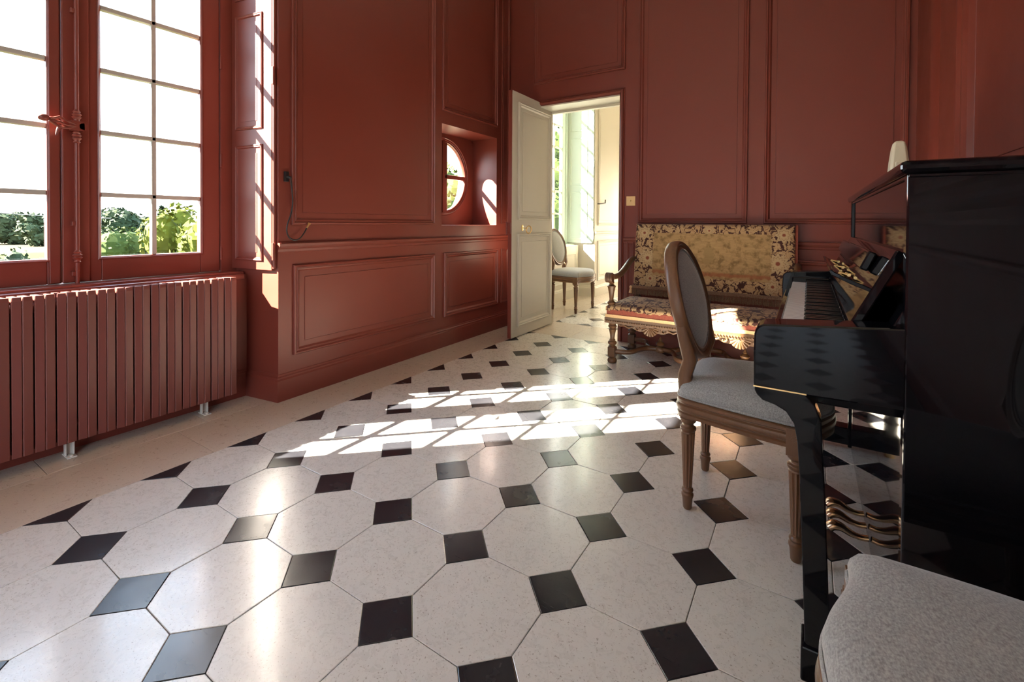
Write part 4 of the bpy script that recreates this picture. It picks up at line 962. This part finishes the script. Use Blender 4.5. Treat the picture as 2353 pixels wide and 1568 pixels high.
# open fallboard with folded flap and small music ledge
def slanted(nm, p0, p1, th, y0, y1, bev=0.003, mat='lacquer', parent=None):
    a, b = Vector(p0), Vector(p1); d = (b - a).normalized(); n = Vector((d.y, -d.x))   # towards the back
    pts = [a, b, b + n * th, a + n * th]; g = MB(); g.prism([tuple(p) for p in pts], y0, y1, 'y'); return g.build(nm, mat, parent or pn, bevel=bev)
fbd = slanted('fallboard', (2.352, 0.828), (2.436, 1.004), 0.020, YN + 0.088, YE - 0.088, 0.004)
fl = slanted('folded_flap', (2.384, 0.944), (2.404, 0.992), 0.019, 1.00, YE - 0.16, 0.004, parent=fbd)
g = MB(); g.prism([(2.380, 0.880), (2.332, 0.905), (2.326, 0.918), (2.330, 0.922), (2.340, 0.914), (2.384, 0.892)], 1.20, 1.95, 'y'); ld = g.build('music_ledge', 'lacquer', fbd, bevel=0.002)
for y in (1.27, 1.57, 1.87):
    h = MB(); h.tube([(2.352, y, 0.908), (2.372, y, 0.903), (2.384, y, 0.902)], [0.0035, 0.005, 0.006], 8); h.tube([(2.378, y - 0.018, 0.903), (2.378, y + 0.018, 0.903)], 0.005, 8); h.build('hinge', 'brass', fbd, smooth=50)
slanted('stop_block', (2.424, 0.842), (2.444, 0.886), 0.012, YN + 0.03, YN + 0.10); slanted('stop_block', (2.424, 0.842), (2.444, 0.886), 0.012, YE - 0.10, YE - 0.03)
bxp('fall_shelf', 2.36, XF + 0.01, YN + 0.086, YE - 0.086, 0.69, 0.83, bev=0.004)
bxp('end_fillet', 2.400, XF + 0.01, YN + 0.04, YN + 0.088, 0.69, 0.842, bev=0.004); bxp('end_fillet', 2.400, XF + 0.01, YE - 0.088, YE - 0.04, 0.69, 0.842, bev=0.004)
for y in (1.333, 1.408, 1.482):
    path = cr([(2.445, y, 0.060), (2.425, y, 0.056), (2.400, y, 0.060), (2.372, y, 0.072), (2.352, y, 0.071), (2.342, y, 0.062)], 4)
    g = MB(); g.tube(path, [0.008 + 0.006 * min(1, max(0, (i - 6) / 9)) for i in range(len(path))], 10, flat=1.5); g.build('pedal', 'bronze', pn, smooth=60)
# ================================================================ metronome
mt = tag(empty('metronome', (2.53, 1.56, ZT + 0.026)), 'small cream tapered metronome on top of the piano', 'metronome')
g = MB(); rings = []
for z, hx_, hy_ in ((0, 0.030, 0.042), (0.012, 0.030, 0.042), (0.09, 0.024, 0.035), (0.135, 0.019, 0.028), (0.152, 0.015, 0.022), (0.158, 0.009, 0.013)):
    rings.append([(2.53 + hx_ * c, 1.56 + hy_ * s_, ZT + 0.026 + z) for c, s_ in ((-1, -0.75), (-0.75, -1), (0.75, -1), (1, -0.75), (1, 0.75), (0.75, 1), (-0.75, 1), (-1, 0.75))])
g.loops(rings, True, True); g.build('case', 'creamplastic', mt, smooth=30, bevel=0.003)
g = MB(); g.box(2.518, 2.542, 1.518, 1.530, ZT + 0.05, ZT + 0.11); g.build('front_plate', 'creamplastic', mt, bevel=0.002)

# ================================================================ outside
gm_ = MB()
GZ = -1.6
gm_.add([(-420, -300, GZ), (XO - 0.4, -300, GZ), (XO - 0.4, 400, GZ), (-420, 400, GZ)], [(0, 1, 2, 3)])
gm_.add([(XO - 0.4, -300, GZ), (120, -300, GZ), (120, 400, GZ), (XO - 0.4, 400, GZ)], [(0, 1, 2, 3)])
struct(gm_.build('ground', 'ground'), 'green lawn running out to a pale field beyond the window', 'lawn')
def leafy(name, label, x, y, h, rx, rz, mat, n, leaf, group='garden trees', shape='round', trunk=True, seed=1, cat='tree', cone=0):
    r = random.Random(seed); root = tag(empty(name, (x, y, GZ)), label, cat, group)
    mb = MB(); cz = GZ + h - rz
    lob = [(Vector((r.gauss(0, 0.42) * rx, r.gauss(0, 0.42) * rx, r.uniform(-0.55, 0.6) * rz)), r.uniform(0.35, 0.62)) for _ in range(12)]
    for _ in range(n):
        if cone:
            tz = r.random(); q = Vector((r.gauss(0, 1), r.gauss(0, 1), 0)); q.normalize(); q *= rx * (1 - tz) * r.uniform(0.55, 1.05); q.z = -rz + 2 * rz * tz
            nr = Vector((q.x, q.y, 0.4 * rx)).normalized()
        else:
            c, s_ = r.choice(lob); dvec = Vector((r.gauss(0, 1), r.gauss(0, 1), r.gauss(0, 1))); dvec.normalize(); rad_ = r.uniform(0.75, 1.0) ** 0.5
            q = c + Vector((dvec.x * rx * s_, dvec.y * rx * s_, dvec.z * rz * s_)) * rad_; nr = dvec
        nr = (nr + Vector((r.gauss(0, 0.5), r.gauss(0, 0.5), r.gauss(0, 0.5)))).normalized()
        u = nr.orthogonal().normalized(); w = nr.cross(u); a = r.uniform(0, 6.28); u, w = u * math.cos(a) + w * math.sin(a), w * math.cos(a) - u * math.sin(a)
        l_ = leaf * r.uniform(0.6, 1.3); p = Vector((x, y, cz)) + q
        if p.z < GZ + 0.02: p.z = GZ + 0.02
        mb.add([p - u * l_, p + w * l_ * 0.5, p + u * l_, p - w * l_ * 0.5], [(0, 1, 2, 3)])
    # a solid inner mass so the crown is not see-through
    for c, s_ in (lob if not cone else []):
        mb.sphere((x + c.x, y + c.y, max(cz + c.z, GZ + rz * s_ * 0.6)), 1.0, 10, 6, (rx * s_ * 0.78, rx * s_ * 0.78, rz * s_ * 0.78))
    if cone: mb.loops([[(x + rx * 0.7 * k * math.cos(2 * PI * i / 10), y + rx * 0.7 * k * math.sin(2 * PI * i / 10), cz - rz + 2 * rz * (1 - k)) for i in range(10)] for k in (1.0, 0.5, 0.03)], True, True)
    mb.build('foliage', mat, root)
    if trunk:
        t_ = MB(); t_.tube([(x, y, GZ - 0.1), (x + 0.03 * h, y, GZ + h * 0.35), (x, y, GZ + h * 0.7)], [0.035 * h, 0.025 * h, 0.01 * h], 8); t_.build('trunk', 'bark', root, smooth=60)
    return root
cl = cam.location
def at(u, v_, dist):
    """ground position under a sight line (used once, to lay the garden out)"""
    x = (u - PX_) / F_; a = YAW_ - math.atan(x); return cl.x - math.sin(a) * dist, cl.y + math.cos(a) * dist
def hgt(v_, u, dist):
    x = (u - PX_) / F_; return cl.z - GZ + (507 - v_) / F_ * dist * math.cos(math.atan(x))
specs = [('bright yellow-green tree nearest the tall window', 418, 462, 13, 0.95, 'leaf_yellow', 3200, 0.075, 0),
         ('slim dark conifer between the yellow tree and the hedge', 372, 478, 40, 1.0, 'leaf_dark', 1500, 0.20, 1),
         ('dark round-headed tree left of the glazing bar', 323, 494, 34, 1.25, 'leaf_dark', 1500, 0.20, 0),
         ('tall pale green tree above the clipped round bush', 258, 482, 48, 2.3, 'leaf_far', 2600, 0.22, 0)]
sd = 11
for lab, u, v_, ds, rx, mat, n, lf, cone in specs:
    x, y = at(u, 0, ds); h = hgt(v_, u, ds); leafy('garden_tree', lab, x, y, h, rx, h * 0.47, mat, n, lf, seed=sd, cone=cone); sd += 1
x, y = at(285, 0, 17); leafy('clipped_bush', 'round clipped green bush on the lawn outside the window', x, y, hgt(536, 285, 17), 0.95, hgt(536, 285, 17) * 0.52, 'leaf_mid', 3200, 0.06, 'garden bushes', trunk=False, seed=21, cat='bush')
x, y = at(-18, 0, 14); leafy('clipped_bush', 'small dark bush at the left picture edge outside', x, y, hgt(578, 0, 14), 0.5, hgt(578, 0, 14) * 0.5, 'leaf_dark', 1200, 0.05, 'garden bushes', trunk=False, seed=22, cat='bush')
x, y = at(446, 0, 22); leafy('clipped_bush', 'low yellow shrub below the bright tree outside', x, y, hgt(535, 440, 19), 1.6, hgt(535, 440, 19) * 0.5, 'leaf_yellow', 2200, 0.08, 'garden bushes', trunk=False, seed=23, cat='bush')
far = [(-28, 495, 98, 'distant tree cut off by the left picture edge'), (24, 488, 72, 'leftmost whole tree of the distant row beyond the field'), (64, 489, 84, 'second tree of the distant row, left of the window stile'), (108, 492, 66, 'third tree of the distant row, touching the red stile'), (226, 493, 90, 'distant tree right of the espagnolette bolt'), (306, 492, 80, 'distant tree between the pale tree and the dark round one')]
for k, (u, v_, ds, lab) in enumerate(far):
    x, y = at(u, 0, ds); h = hgt(v_, u, ds)
    leafy('distant_tree', lab, x, y, h, 1.9, h * 0.5, 'leaf_far', 1400, 0.36, 'distant trees beyond the field', seed=40 + k)
# trees that show through the round window and the far window
x, y = at(1035, 0, 13); leafy('garden_tree', 'green tree seen through the round window', x, y, 5.0, 1.5, 2.3, 'leaf_mid', 2600, 0.09, seed=61)
x, y = at(1052, 0, 7.5); leafy('russet_bush', 'russet bush low in the round window', x, y, 2.35, 0.8, 1.1, 'leaf_rust', 1500, 0.06, 'garden bushes', trunk=False, seed=62, cat='bush')
x, y = at(1262, 0, 22); leafy('garden_tree', 'green tree seen through the far room window', x, y, 7.0, 1.8, 3.2, 'leaf_mid', 2200, 0.12, seed=63)
g = MB(); a_, b_2 = Vector((*at(-60, 0, 42), 0)), Vector((*at(520, 0, 42), 0))
pts = [(*(a_.lerp(b_2, k / 16)).xy, 1.50 - 0.35 * math.sin(PI * k / 16)) for k in range(17)]
g.tube(pts, 0.024, 6); tag(g.build('overhead_cable', 'wire', smooth=60), 'thin overhead cable crossing the sky above the trees', 'cable')
